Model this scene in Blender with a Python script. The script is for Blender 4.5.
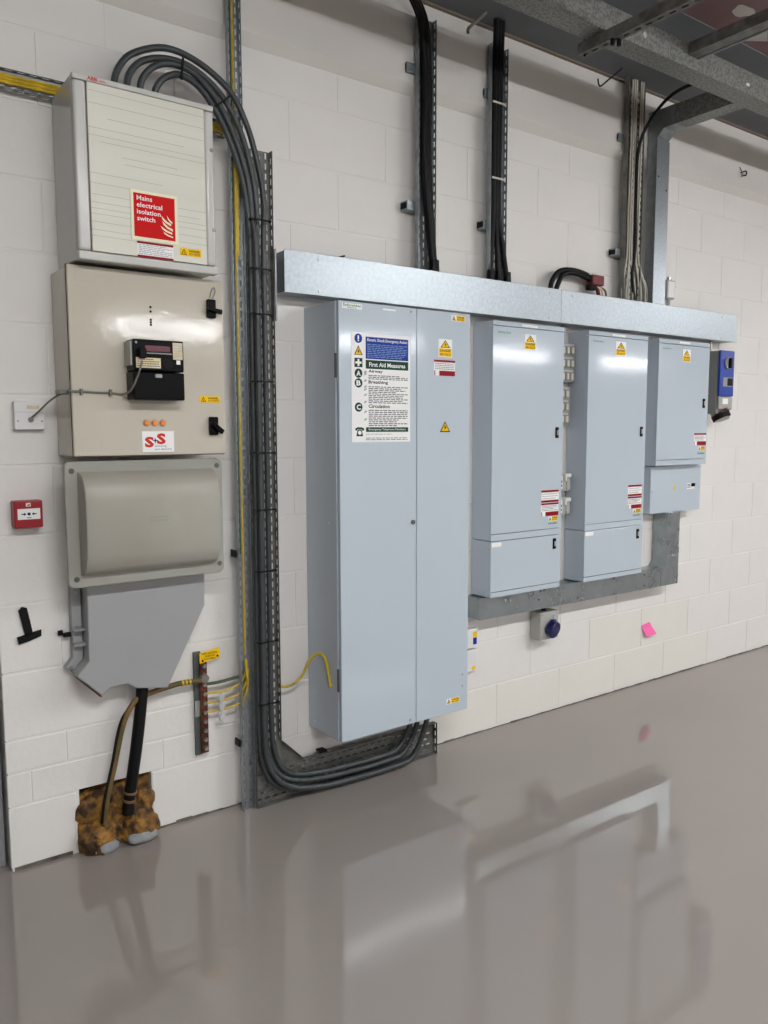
import bpy, bmesh, math, random
from mathutils import Vector, Matrix
random.seed(7)
for o in list(bpy.data.objects): bpy.data.objects.remove(o)
S = bpy.context.scene
COL = S.collection
# ---------------------------------------------------------------- camera
# wall plane y=0, x along the wall, z up, metres; "d" below = distance in front of the wall (y=-d)
cam = bpy.data.cameras.new('camera'); camo = bpy.data.objects.new('camera', cam); COL.objects.link(camo)
cam.sensor_fit = 'VERTICAL'; cam.sensor_height = 36.0; cam.lens = 800/1024*36.0; cam.clip_start = .02
yaw, pitch, roll = math.radians(35.92), math.radians(5.8145), math.radians(-.158)
fw = Vector((math.sin(yaw)*math.cos(pitch), math.cos(yaw)*math.cos(pitch), -math.sin(pitch)))
rt = Vector((math.cos(yaw), -math.sin(yaw), 0)); up = rt.cross(fw)
r2 = rt*math.cos(roll)+up*math.sin(roll); u2 = r2.cross(fw)
camo.matrix_world = Matrix(((r2.x, u2.x, -fw.x, 0), (r2.y, u2.y, -fw.y, -2.764), (r2.z, u2.z, -fw.z, 1.454), (0, 0, 0, 1)))
S.camera = camo
# ---------------------------------------------------------------- world, lamps, exposure
w = bpy.data.worlds.new('world'); S.world = w; w.use_nodes = True
w.node_tree.nodes['Background'].inputs[0].default_value = (.8, .85, .9, 1)
w.node_tree.nodes['Background'].inputs[1].default_value = .05
S.view_settings.view_transform = 'Standard'; S.view_settings.look = 'None'
S.view_settings.gamma = 1.0; S.view_settings.use_curve_mapping = False
S.view_settings.exposure = 0.0
# the room is lit by rows of opal batten luminaires hung at 2.9 m (built below, LAMP_E = their glow)
LAMP_E = 204.0
LAMP_ROWS = ((3.0, (.6, 4.1, 7.6, 11.1)), (8.7, (-2.7, .8, 4.3, 7.8, 11.3, 14.7)))  # leftmost lamp of the far row is added to brighten the left wall

# ---------------------------------------------------------------- materials
def lin(c):
    return tuple(((v/255)/12.92 if v/255 <= .04045 else ((v/255+.055)/1.055)**2.4) for v in c)
M = {}
def mat(name, rgb, rough=.5, metal=0.0, var=.06, scale=8.0, bump=0.0, bscale=60.0, coat=0.0, rgb2=None, lo=.35, hi=.65,
        trans=0.0, emit=0.0, spec=.5, stretch=(1, 1, 1), rvar=0.0, detail=4.0, bdist=.002):
    m = bpy.data.materials.new(name); m.use_nodes = True; nt = m.node_tree; n = nt.nodes; L = nt.links
    b = n['Principled BSDF']
    a = lin(rgb)
    c2 = lin(rgb2) if rgb2 else tuple(max(0, v*(1-var)) for v in a)
    tc = n.new('ShaderNodeTexCoord'); mp = n.new('ShaderNodeMapping'); mp.inputs['Scale'].default_value = stretch
    L.new(tc.outputs['Object'], mp.inputs['Vector'])
    no = n.new('ShaderNodeTexNoise'); no.inputs['Scale'].default_value = scale; no.inputs['Detail'].default_value = detail
    L.new(mp.outputs['Vector'], no.inputs['Vector'])
    cr = n.new('ShaderNodeValToRGB'); cr.color_ramp.elements[0].position = lo; cr.color_ramp.elements[1].position = hi
    cr.color_ramp.elements[0].color = (*c2, 1); cr.color_ramp.elements[1].color = (*a, 1)
    L.new(no.outputs['Fac'], cr.inputs['Fac']); L.new(cr.outputs['Color'], b.inputs['Base Color'])
    b.inputs['Roughness'].default_value = rough; b.inputs['Metallic'].default_value = metal
    b.inputs['Specular IOR Level'].default_value = spec
    if rvar:
        mr = n.new('ShaderNodeMapRange'); mr.inputs['To Min'].default_value = max(0, rough-rvar); mr.inputs['To Max'].default_value = rough+rvar
        L.new(no.outputs['Fac'], mr.inputs['Value']); L.new(mr.outputs['Result'], b.inputs['Roughness'])
    if coat: b.inputs['Coat Weight'].default_value = coat; b.inputs['Coat Roughness'].default_value = .08
    if trans: b.inputs['Transmission Weight'].default_value = trans
    if emit:
        b.inputs['Emission Color'].default_value = (*a, 1); b.inputs['Emission Strength'].default_value = emit
    if bump:
        n2 = n.new('ShaderNodeTexNoise'); n2.inputs['Scale'].default_value = bscale; n2.inputs['Detail'].default_value = 3
        L.new(mp.outputs['Vector'], n2.inputs['Vector'])
        bp = n.new('ShaderNodeBump'); bp.inputs['Strength'].default_value = bump; bp.inputs['Distance'].default_value = bdist
        L.new(n2.outputs['Fac'], bp.inputs['Height']); L.new(bp.outputs['Normal'], b.inputs['Normal'])
    M[name] = m
mat('wall_paint', (230, 227, 222), .62, var=.04, scale=3, bump=.35, bscale=45)
mat('wall_paint_cream', (230, 227, 219), .62, rgb2=(226, 223, 212), scale=2.2, bump=.35, bscale=45)
mat('beam_paint', (222, 218, 212), .6, var=.06, scale=2, bump=.2, bscale=20)
mat('gap_dirt', (36, 32, 27), .9, rgb2=(120, 114, 102), scale=14, lo=.35, hi=.75)
mat('floor_paint', (150, 142, 136), .022, spec=.75, var=.035, scale=1.3, bump=.06, bscale=6, rvar=.01, bdist=.003)
mat('room_paint', (214, 210, 205), .7, var=.04, scale=1)
mat('ceiling_grey', (106, 110, 113), .7, var=.12, scale=3)
mat('ceiling_far', (150, 146, 144), .8, var=.08, scale=1)
mat('ceiling_edge', (120, 110, 96), .7, var=.1)
mat('pink_board', (138, 110, 110), .8, rgb2=(124, 98, 99), scale=3)
mat('plaster_patch', (196, 190, 184), .85, var=.06)
mat('door_grey', (150, 152, 153), .5)
mat('galv_smooth', (160, 168, 170), .28, .8, rgb2=(147, 155, 157), scale=14, rvar=.04)
mat('galv', (158, 165, 169), .38, .85, rgb2=(146, 153, 157), scale=70, bump=.06, bscale=50, rvar=.06)
mat('galv_dull', (150, 157, 159), .45, .75, rgb2=(134, 141, 143), scale=30, detail=2, rvar=.05)
mat('galv_spangle', (146, 148, 143), .55, .6, rgb2=(120, 122, 118), scale=90, lo=.42, hi=.58, detail=1)
mat('tray_dark', (126, 126, 120), .5, .5, rgb2=(98, 98, 93), scale=22)
mat('cab_blue', (190, 202, 211), .095, var=.02, scale=2, bump=.04, bscale=14, bdist=.0006, spec=.5)
mat('cab_blue_side', (188, 198, 208), .35, var=.03, scale=3, bump=.03, bscale=90)
mat('beige', (198, 192, 177), .085, rgb2=(190, 184, 168), scale=2.5, bump=.5, bscale=26, bdist=.0010)
mat('gasket_brown', (92, 70, 48), .8)
mat('abb_frame', (206, 206, 201), .2, rgb2=(194, 194, 188), scale=4, stretch=(1, 1, .2))
mat('abb_panel', (222, 221, 208), .45, rgb2=(214, 213, 199), scale=3, stretch=(.3, 1, 4))
mat('abb_line', (172, 171, 158), .7)
mat('cover_grey', (158, 158, 149), .28, rgb2=(150, 149, 140), scale=3)
mat('cover_tan', (166, 164, 153), .42, rgb2=(160, 155, 142), scale=4)
mat('cable_box_grey', (158, 159, 159), .5, var=.03, bump=.06, bscale=30)
mat('black_plastic', (5, 5, 7), .3, spec=.12, var=.3)
mat('black_matt', (10, 10, 10), .65, spec=.25, var=.3)
mat('black_cable', (9, 9, 10), .5, spec=.25, var=.3)
mat('grey_cable', (62, 68, 69), .42, rgb2=(55, 60, 61), scale=20)
mat('brown_cable', (120, 92, 52), .6, rgb2=(86, 76, 40), scale=14)
mat('yellow_cable', (212, 180, 30), .45, rgb2=(180, 150, 30), scale=30)
mat('green_yellow', (196, 172, 44), .45, rgb2=(72, 92, 40), scale=9, lo=.42, hi=.52, stretch=(1, 1, 1))
mat('green_cable', (60, 78, 50), .5)
mat('cream_cable', (206, 200, 186), .5, var=.1, scale=30)
mat('lead_grey', (120, 118, 110), .5, var=.15, scale=40)
mat('copper', (122, 66, 44), .45, .6, rgb2=(78, 44, 32), scale=25)
mat('steel_bolt', (170, 168, 162), .35, .9, var=.2)
mat('rail_grey', (92, 98, 96), .6, var=.2)
mat('white_plastic', (226, 226, 224), .35, var=.03)
mat('clear_plastic', (240, 240, 240), .25, trans=.45)
mat('grey_plastic', (168, 168, 162), .4, var=.06)
mat('box_grey', (178, 178, 172), .45, var=.1, scale=20)
mat('switch_grey', (140, 141, 138), .4, var=.08)
mat('blue_plastic', (10, 56, 160), .3, var=.1)
mat('navy_plastic', (14, 18, 84), .35, var=.15)
mat('red_plastic', (156, 16, 26), .35, var=.1)
mat('red_dark', (110, 26, 30), .5)
mat('sign_red', (204, 8, 6), .5, spec=.25, var=.03)
mat('sign_cream', (240, 236, 206), .5, var=.02)
mat('sign_white', (242, 242, 240), .45, var=.02)
mat('sign_blue', (22, 58, 146), .4, var=.04)
mat('sign_green', (14, 66, 46), .4, var=.04)
mat('sign_yellow', (246, 198, 10), .45, var=.03)
mat('sign_crimson', (146, 12, 30), .45, var=.05)
mat('ink_black', (24, 24, 24), .6)
mat('ink_grey', (96, 98, 100), .6)
mat('ink_pale', (180, 182, 184), .6)
mat('ink_white', (245, 245, 245), .5)
mat('ink_red', (206, 58, 36), .5)
mat('ink_navy', (36, 48, 120), .5)
mat('ink_green', (0, 130, 80), .5)
mat('ink_lightblue', (130, 160, 210), .5)
mat('lamp_orange', (240, 110, 60), .3, rgb2=(250, 170, 60), scale=300)
mat('lcd_maroon', (92, 14, 34), .25)
mat('paper_tan', (226, 212, 178), .6, rgb2=(206, 190, 152), scale=40)
mat('foam_brown', (156, 110, 42), .7, rgb2=(58, 38, 14), scale=26, bump=.8, bscale=55, lo=.38, hi=.66, bdist=.012)
mat('mortar_grey', (150, 152, 152), .85, var=.15, scale=60, bump=.5, bscale=90)
mat('sticky_pink', (252, 108, 176), .6, var=.03)

for nm_, m_ in M.items():          # printed stickers and inks are matt
    if nm_.startswith(('sign_', 'ink_')): m_.node_tree.nodes['Principled BSDF'].inputs['Specular IOR Level'].default_value = .15

# ---------------------------------------------------------------- mesh helpers
def origin(p):
    v = Vector((0, 0, 0))
    while p is not None: v += p.location; p = p.parent
    return v
class MB:
    def __init__(s): s.v = []; s.f = []
    def q(s, pts):                      # one polygon, points (x,d,z)
        i = len(s.v); s.v += [(x, -d, z) for x, d, z in pts]; s.f.append(tuple(range(i, i+len(pts)))); return s
    def box(s, x0, x1, d0, d1, z0, z1):
        i = len(s.v)
        s.v += [(x, -d, z) for x in (x0, x1) for d in (d0, d1) for z in (z0, z1)]
        s.f += [tuple(i+k for k in f) for f in ((0, 1, 3, 2), (4, 6, 7, 5), (0, 4, 5, 1), (2, 3, 7, 6), (0, 2, 6, 4), (1, 5, 7, 3))]
        return s
    def prism(s, poly, d0, d1):         # polygon in (x,z) extruded in depth
        i = len(s.v); n = len(poly)
        s.v += [(x, -d0, z) for x, z in poly]+[(x, -d1, z) for x, z in poly]
        s.f.append(tuple(range(i, i+n))); s.f.append(tuple(range(i+2*n-1, i+n-1, -1)))
        for k in range(n): s.f.append((i+k, i+n+k, i+n+(k+1) % n, i+(k+1) % n))
        return s
    def cyl(s, a, b, r, r2=None, n=12):  # a,b in (x,d,z)
        r2 = r if r2 is None else r2
        A = Vector((a[0], -a[1], a[2])); B = Vector((b[0], -b[1], b[2])); t = (B-A).normalized()
        u = t.orthogonal().normalized(); v = t.cross(u); i = len(s.v)
        for P, rr in ((A, r), (B, r2)):
            s.v += [tuple(P+(u*math.cos(2*math.pi*k/n)+v*math.sin(2*math.pi*k/n))*rr) for k in range(n)]
        for k in range(n): s.f.append((i+k, i+(k+1) % n, i+n+(k+1) % n, i+n+k))
        s.f.append(tuple(range(i+n-1, i-1, -1))); s.f.append(tuple(range(i+n, i+2*n)))
        return s
    def tube(s, pts, r, n=8, sub=5, smooth=True):
        P = [Vector((x, -d, z)) for x, d, z in pts]
        if smooth and len(P) > 2:
            Q = []
            for k in range(len(P)-1):
                p0 = P[k-1] if k else P[0]*2-P[1]; p1 = P[k]; p2 = P[k+1]; p3 = P[k+2] if k+2 < len(P) else P[-1]*2-P[-2]
                for j in range(sub):
                    t = j/sub
                    Q.append(.5*((2*p1)+(p2-p0)*t+(2*p0-5*p1+4*p2-p3)*t*t+(3*p1-p0-3*p2+p3)*t**3))
            Q.append(P[-1]); P = Q
        i = len(s.v); u = None
        for k, p in enumerate(P):
            t = (P[min(k+1, len(P)-1)]-P[max(k-1, 0)]).normalized()
            u = t.orthogonal().normalized() if u is None else (u-t*u.dot(t)).normalized()
            v = t.cross(u)
            s.v += [tuple(p+(u*math.cos(2*math.pi*j/n)+v*math.sin(2*math.pi*j/n))*r) for j in range(n)]
        for k in range(len(P)-1):
            for j in range(n):
                s.f.append((i+k*n+j, i+k*n+(j+1) % n, i+(k+1)*n+(j+1) % n, i+(k+1)*n+j))
        s.f.append(tuple(range(i+n-1, i-1, -1))); e = i+(len(P)-1)*n; s.f.append(tuple(range(e, e+n)))
        return s
    def build(s, name, material, parent=None, bevel=0, solid=0, smooth=False, seg=2):
        o3 = origin(parent)
        me = bpy.data.meshes.new(name); me.from_pydata([(x-o3.x, y-o3.y, z-o3.z) for x, y, z in s.v], [], s.f)
        bm = bmesh.new(); bm.from_mesh(me); bmesh.ops.recalc_face_normals(bm, faces=bm.faces) if not solid else None
        bm.to_mesh(me); bm.free()
        me.materials.append(M[material]); me.update()
        if smooth:
            for p in me.polygons: p.use_smooth = True
            me.set_sharp_from_angle(angle=math.radians(40))
        o = bpy.data.objects.new(name, me); COL.objects.link(o); o.parent = parent
        if solid:
            md = o.modifiers.new('thickness', 'SOLIDIFY'); md.thickness = solid; md.offset = 0
        if bevel:
            md = o.modifiers.new('bevel', 'BEVEL'); md.width = bevel; md.segments = seg; md.limit_method = 'ANGLE'; md.angle_limit = math.radians(35)
        return o
def tag(o, label=None, cat=None, group=None, kind=None):
    if label: o['label'] = label
    if cat: o['category'] = cat
    if group: o['group'] = group
    if kind: o['kind'] = kind
    return o
def thing(name, label, cat, loc, group=None):     # loc = (x,d,z) of the base
    o = bpy.data.objects.new(name, None); COL.objects.link(o); o.location = (loc[0], -loc[1], loc[2]); o.empty_display_size = .05
    return tag(o, label, cat, group)
def single(o, label, cat, group=None):            # a thing that is one mesh: move the origin to its base
    me = o.data; xs = [v.co for v in me.vertices]
    c = Vector(((min(v.x for v in xs)+max(v.x for v in xs))/2, (min(v.y for v in xs)+max(v.y for v in xs))/2, min(v.z for v in xs)))
    me.transform(Matrix.Translation(-c)); o.location = c
    return tag(o, label, cat, group)
def text(parent, name, body, x0, x1, z0, z1, d, material, bold=0.0, thick=.0004):
    cu = bpy.data.curves.new(name, 'FONT'); cu.body = body; cu.size = 1; cu.resolution_u = 2; cu.offset = bold
    cu.space_line = .95
    ob = bpy.data.objects.new(name, cu)
    me = bpy.data.meshes.new_from_object(ob); bpy.data.objects.remove(ob)
    vs = [v.co for v in me.vertices]
    ax, bx = min(v.x for v in vs), max(v.x for v in vs); az, bz = min(v.y for v in vs), max(v.y for v in vs)
    o3 = origin(parent)
    for v in me.vertices:
        x = x0+(v.co.x-ax)/(bx-ax)*(x1-x0); z = z0+(v.co.y-az)/(bz-az)*(z1-z0)
        v.co = (x-o3.x, -d-o3.y, z-o3.z)
    me.materials.clear(); me.materials.append(M[material])
    o = bpy.data.objects.new(name, me); COL.objects.link(o); o.parent = parent
    return o
def plate(x0, x1, z0, z1, d, t=.0008): return MB().box(x0, x1, d, d+t, z0, z1)
def word_lines(parent, name, x0, x1, z0, z1, rows, d, material, fill=.55, seed=1):
    rnd = random.Random(seed); m = MB(); h = (z1-z0)/rows
    for r in range(rows):
        z = z1-(r+.5)*h; x = x0; end = x1-(rnd.random()*.3*(x1-x0) if rnd.random() < .4 else 0)
        while x < end:
            wl = min(end-x, (x1-x0)*rnd.uniform(.05, .13)); m.q([(x, d, z-h*fill/2), (x+wl, d, z-h*fill/2), (x+wl, d, z+h*fill/2), (x, d, z+h*fill/2)])
            x += wl+(x1-x0)*.02
    return m.build(name, material, parent)
def triangle(parent, name, cx, zb, w_, h, d):
    t = MB().prism([(cx-w_/2, zb), (cx+w_/2, zb), (cx, zb+h)], d, d+.0003).build(name, 'ink_black', parent)
    m = MB().prism([(cx-w_*.38, zb+h*.09), (cx+w_*.38, zb+h*.09), (cx, zb+h*.86)], d+.0003, d+.0006).build('yellow_field', 'sign_yellow', t) if parent.parent is None else None
    s = w_*.5; z = zb+h*.16
    MB().prism([(cx+.1*s, z+.95*s), (cx-.28*s, z+.42*s), (cx-.02*s, z+.45*s), (cx-.12*s, z), (cx+.3*s, z+.58*s), (cx+.03*s, z+.55*s)], d+.0006, d+.0009).build('bolt_symbol', 'ink_black', t if parent.parent is None else parent)
    return t
def danger_portrait(root, x0, x1, z0, z1, d):
    w_, h = x1-x0, z1-z0
    s = plate(x0, x1, z0, z1, d).build('danger_sticker', 'sign_white', root); tag(s, 'white and yellow danger sticker with a lightning triangle')
    plate(x0+w_*.04, x1-w_*.04, z0+h*.03, z0+h*.48, d+.0008, .0003).build('yellow_field', 'sign_yellow', s)
    cx = (x0+x1)/2
    MB().prism([(cx-w_*.36, z0+h*.52), (cx+w_*.36, z0+h*.52), (cx, z0+h*.95)], d+.0008, d+.0011).build('triangle_symbol', 'ink_black', s)
    MB().prism([(cx-w_*.27, z0+h*.555), (cx+w_*.27, z0+h*.555), (cx, z0+h*.88)], d+.0011, d+.0014).build('triangle_field', 'sign_yellow', s)
    MB().prism([(cx+.03*w_, z0+h*.8), (cx-.08*w_, z0+h*.68), (cx-.01*w_, z0+h*.68), (cx-.04*w_, z0+h*.57), (cx+.08*w_, z0+h*.71), (cx+.01*w_, z0+h*.71)], d+.0014, d+.0017).build('bolt_symbol', 'ink_black', s)
    text(s, 'lettering', 'DANGER', x0+w_*.1, x1-w_*.1, z0+h*.29, z0+h*.42, d+.0013, 'ink_black', .02)
    text(s, 'lettering', '400 VOLTS', x0+w_*.1, x1-w_*.1, z0+h*.09, z0+h*.21, d+.0013, 'ink_black', .01)
def danger_landscape(root, x0, x1, z0, z1, d, white_left=True, volts='400 VOLTS'):
    w_, h = x1-x0, z1-z0
    s = plate(x0, x1, z0, z1, d).build('warning_sticker', 'sign_white' if white_left else 'sign_yellow', root); tag(s, 'small yellow warning sticker')
    if white_left: plate(x0+w_*.36, x1-w_*.02, z0+h*.04, z1-h*.04, d+.0008, .0003).build('yellow_field', 'sign_yellow', s)
    cx = x0+w_*.18
    MB().prism([(cx-h*.42, z0+h*.12), (cx+h*.42, z0+h*.12), (cx, z1-h*.1)], d+.0008, d+.0011).build('triangle_symbol', 'ink_black', s)
    MB().prism([(cx-h*.27, z0+h*.2), (cx+h*.27, z0+h*.2), (cx, z1-h*.3)], d+.0011, d+.0014).build('triangle_field', 'sign_yellow', s)
    MB().prism([(cx-h*.06, z0+h*.24), (cx+h*.06, z0+h*.24), (cx, z1-h*.42)], d+.0014, d+.0016).build('bolt_symbol', 'ink_black', s)
    text(s, 'lettering', 'DANGER', x0+w_*.42, x1-w_*.07, z0+h*.54, z0+h*.82, d+.0013, 'ink_black', .02)
    text(s, 'lettering', volts, x0+w_*.42, x1-w_*.07, z0+h*.16, z0+h*.42, d+.0013, 'ink_black', .01)
def screw(root, x, z, d, r=.006, material='steel_bolt', name='screw'):
    o = MB().cyl((x, d, z), (x, d+.002, z), r, r*.8, 10).build(name, material, root); return o

# perforated strip: local (u along, v across) -> place(u,v) gives (x,d,z)
def perf(m, place, u0, u1, v0, v1, rows, slot=.022, pitch=.036, sw=.007):
    vs = [v0]
    for k, rv in enumerate(rows):
        vs += [rv-sw/2, rv+sw/2]
    vs.append(v1)
    for b in range(len(vs)-1):
        a, c = vs[b], vs[b+1]
        if b % 2 == 0: m.q([place(u0, a), place(u1, a), place(u1, c), place(u0, c)])
        else:
            u = u0; ph = pitch*.5 if (b//2) % 2 else 0.0; k = 0
            while True:
                sa = u0+.008+ph+k*pitch; sb = sa+slot
                if sb > u1-.004: break
                m.q([place(u, a), place(sa, a), place(sa, c), place(u, c)]); u = sb; k += 1
            m.q([place(u, a), place(u1, a), place(u1, c), place(u, c)])
    return m
def vtray(name, label, x0, x1, z0, z1, db, df, material, rows, group='perforated cable trays'):
    t = thing(name, label, 'cable tray', ((x0+x1)/2, db, z0), group)
    perf(MB(), lambda u, v: (v, db, u), z0, z1, x0, x1, rows).build('tray_base', material, t, solid=.0015)
    MB().box(x0-.0008, x0+.0008, db, df, z0, z1).build('side_flange', material, t)
    perf(MB(), lambda u, v: (x1, v, u), z0, z1, db, df, [(db+df)/2]).build('side_flange', material, t, solid=.0015)
    return t

# ================================================================ SETTING
WX0 = .475
XR, YB = 17.0, 11.5
MB().box(-6, XR, -.16, YB, -.05, 0).build('floor', 'floor_paint')['kind'] = 'structure'
# block wall: a rendered backing that shows as the recessed joints, every block a piece in front of it
wall = MB().box(WX0+.004, .70, -.14, -.0020, 0, 3.23).box(.70, .955, -.14, -.0020, .225, 3.23).box(.955, XR, -.14, -.0020, 0, 3.23).box(.70, .955, -.14, -.12, 0, .225).build('wall_back', 'wall_paint')
wall['kind'] = 'structure'; wall['label'] = 'white painted concrete block wall behind the switchgear'
block_cache = {}
def block(x0, x1, z0, z1, material='wall_paint', dd=0.0):
    key = (round(x1-x0, 3), round(z1-z0, 3), material)
    if key not in block_cache:
        w_, h = x1-x0, z1-z0; c = .0018; a, b = -.5*w_, .5*w_
        m = MB(); m.v = [(a, 0.012, 0), (b, .012, 0), (b, .012, h), (a, .012, h), (a, c, 0), (b, c, 0), (b, c, h), (a, c, h),
                         (a+c, 0, c), (b-c, 0, c), (b-c, 0, h-c), (a+c, 0, h-c)]
        m.f = [(8, 9, 10, 11)]+[(4+k, 4+(k+1) % 4, 8+(k+1) % 4, 8+k) for k in range(4)]+[(k, (k+1) % 4, 4+(k+1) % 4, 4+k) for k in range(4)]
        o = m.build('concrete_block', material); block_cache[key] = o.data
    else:
        o = bpy.data.objects.new('concrete_block', block_cache[key]); COL.objects.link(o)
    o.parent = wall; o.location = ((x0+x1)/2, dd, z0)
    return o
J = .0045; XE = 6.35
rb = random.Random(3)
def course(z0, z1, off, pitch=.45, xa=WX0, xb=XE, cream=None):
    x = off
    while x < xa-pitch: x += pitch
    while x > xa: x -= pitch
    while x < xb:
        a, b = max(x, xa), min(x+pitch, xb)
        if b-a > .05:
            mt = 'wall_paint_cream' if cream and cream[0] < (a+b)/2 < cream[1] else 'wall_paint'
            block(a+(0 if a == xa else J*.35), b-J*.35, z0+J*.8, z1-J*.8, mt, rb.uniform(-.0005, .0005))
        x += pitch
for n in range(13):
    z0 = .22+.225*(n-1) if n else .012; z1 = .22+.225*n
    if n == 12: z1 = 2.84
    off = -.02 if n % 2 == 0 else .212
    if n == 0:
        block(WX0, .688, .012, z1-J*.8); block(.958, 1.33-J, .012, z1-J*.8)
        course(.010, z1, off, xa=1.33, cream=(2.2, 4.62))
    elif n == 1:
        course(z0, z0+.113, .549-.45, xb=1.33); course(z0+.113, z1, .665-.45, xb=1.33); course(z0, z1, off+.45, xa=1.33, cream=(3.3, 4.1))
    else: course(z0, z1, off)
gap = MB()
for k in range(90):
    x = WX0+.01+k*.062
    if .66 < x < .94: continue
    gap.box(x, x+.062, -.004, rb.uniform(.0, .003), 0, rb.uniform(.003, .012 if x < 1.3 else .007))
tag(gap.build('trim_2', 'gap_dirt'), 'dirty gap along the foot of the white block wall', kind='structure')
# ring beam with a splayed underside
bm_ = MB(); prof = [(-.1, 2.835), (0, 2.84), (.034, 2.876), (.036, 3.14), (-.004, 3.146), (-.1, 3.146)]
i0 = 0
bm_.v = [(x, -d, z) for x in (WX0, XR) for d, z in prof]; n6 = len(prof)
bm_.f = [(k, (k+1) % n6, n6+(k+1) % n6, n6+k) for k in range(n6)]+[tuple(range(n6)), tuple(range(2*n6-1, n6-1, -1))]
tag(bm_.build('trim_1', 'beam_paint'), 'white painted ring beam above the block wall', kind='structure')
tag(MB().box(WX0, XR, -.1, .002, 3.146, 3.23).build('wall_top', 'beam_paint'), kind='structure')
# ceiling with grey strip by the wall and pink boards beyond it
ceil = MB().box(-6, XR, -.16, .58, 3.23, 3.26).build('ceiling', 'ceiling_grey'); ceil['kind'] = 'structure'
MB().box(WX0, XR, -.01, .02, 3.222, 3.23).build('edge_strip', 'ceiling_edge', ceil)
for k, (a, b) in enumerate(((-6, 1.2), (1.2, 3.6), (3.6, 6.0), (6.0, 11.5), (11.5, XR))):
    MB().box(a+.003, b-.003, .58, 1.78, 3.235, 3.26).build('ceiling_board', 'pink_board', ceil)
MB().box(-6, XR, 1.78, YB, 3.24, 3.27).build('far_ceiling_panel', 'ceiling_far', ceil)
pp = MB(); pts = []
for k in range(18):
    a = 2*math.pi*k/18; r = 1+.12*math.sin(3*a)+.08*math.sin(5*a+1); pts.append((3.375+.062*r*math.cos(a), .737+.038*r*math.sin(a)))
pp.v = [(x, -d, 3.2335) for x, d in pts]; pp.f = [tuple(range(18))]; pp.build('plaster_patch', 'plaster_patch', ceil)
pp = MB().q([(3.46, .585, 3.234), (3.60, .582, 3.234), (3.72, .655, 3.234), (3.60, .72, 3.234), (3.50, .66, 3.234)]); pp.build('plaster_patch', 'plaster_patch', ceil)
# rest of the room (seen only in reflections)
tag(MB().box(-6.1, -6, -.16, YB, 0, 3.24).build('wall_left', 'room_paint'), kind='structure')
tag(MB().box(XR, XR+.1, -.16, YB, 0, 3.24).build('wall_right', 'room_paint'), kind='structure')
tag(MB().box(-6.1, XR+.1, YB, YB+.1, 0, 3.24).build('wall_front', 'room_paint'), kind='structure')
dr = MB().box(-6, .40, -.14, -.10, 0, 3.23).build('door_1', 'door_grey'); tag(dr, 'grey door beside the left end of the block wall', kind='structure')
MB().box(.40, WX0-.006, -.13, -.055, 0, 3.23).build('door_frame', 'door_grey', dr, bevel=.004)

# batten luminaires hung over the room (behind the camera, seen as reflections)
mat('lamp_glow', (252, 253, 255), .4, var=.0, emit=LAMP_E); mat('lamp_body', (235, 235, 235), .4)
for d_, xs in LAMP_ROWS:
    for k_, x in enumerate(xs):
        t = thing('batten_luminaire', '%s white batten luminaire from the left in the %s row behind the camera' % (('first', 'second', 'third', 'fourth', 'fifth', 'sixth')[k_], 'near' if d_ < 4 else 'far'), 'lamp', (x, d_, 2.86), 'batten luminaires in rows')
        MB().box(x-.85, x+.85, d_-.03, d_+.03, 2.892, 2.908).build('diffuser', 'lamp_glow', t, bevel=.004)
        MB().box(x-.86, x+.86, d_-.03, d_+.03, 2.909, 2.95).build('housing', 'lamp_body', t)
        for k in (-.6, .6): MB().cyl((x+k, d_, 2.95), (x+k, d_, 3.24), .004, n=6).build('hanger', 'steel_bolt', t)

# ================================================================ LEFT COLUMN OF ENCLOSURES
# --- top isolator enclosure
t = thing('switchgear_enclosure', 'cream isolator enclosure with red fire sign, topmost on the left', 'electrical enclosure', (.927, 0, 1.97))
MB().box(.704, 1.147, .004, .222, 1.972, 2.502).build('body', 'abb_frame', t, bevel=.006)
# rounded side mouldings, top rail and bottom rail of the front
for x0, x1 in ((.704, .743), (1.115, 1.147)):
    MB().box(x0, x1, .223, .243, 1.995, 2.484).build('side_moulding', 'abb_frame', t, bevel=.014, seg=4, smooth=True)
MB().box(.704, 1.147, .223, .243, 2.485, 2.502).build('top_rail', 'abb_frame', t, bevel=.003)
MB().box(.704, 1.15, .21, .247, 1.968, 1.993).build('bottom_rail', 'abb_frame', t, bevel=.004)
pn = MB().box(.745, 1.113, .223, .244, 1.996, 2.483).build('front_panel', 'abb_panel', t, bevel=.002)
rr = random.Random(5); ln = MB(); z = 2.46
while z > 2.01:
    a, b = .746+(rr.random()*.12 if rr.random() < .3 else 0), 1.112-(rr.random()*.15 if rr.random() < .3 else 0)
    ln.q([(a, .2443, z), (b, .2443, z-.002), (b, .2443, z-.0008), (a, .2443, z+.0012)]); z -= rr.uniform(.016, .04)
ln.build('scribed_lines', 'abb_line', pn)
text(t, 'maker_lettering', 'ABB', .747, .777, 2.488, 2.499, .2435, 'ink_red', .03)
word_lines(t, 'model_mark', .783, .80, 2.489, 2.494, 1, .2436, 'ink_red', .6, 62)
screw(t, 1.137, 2.363, .243, .007); screw(t, 1.140, 2.111, .243, .007)
s = plate(.864, 1.015, 2.046, 2.196, .2445, .002).build('fire_sign', 'sign_cream', t); tag(s, 'red sign with cream border')
plate(.873, 1.005, 2.056, 2.187, .2465, .0004).build('red_field', 'sign_red', s)
for i, (wd, x1) in enumerate((('Mains', .932), ('electrical', .964), ('isolation', .958), ('switch', .940))):
    zz = 2.166-.0205*i
    text(s, 'lettering', wd, .883, x1, zz-(.0 if wd != 'xx' else 0), zz+.0145, .2472, 'ink_white', .012)
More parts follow.
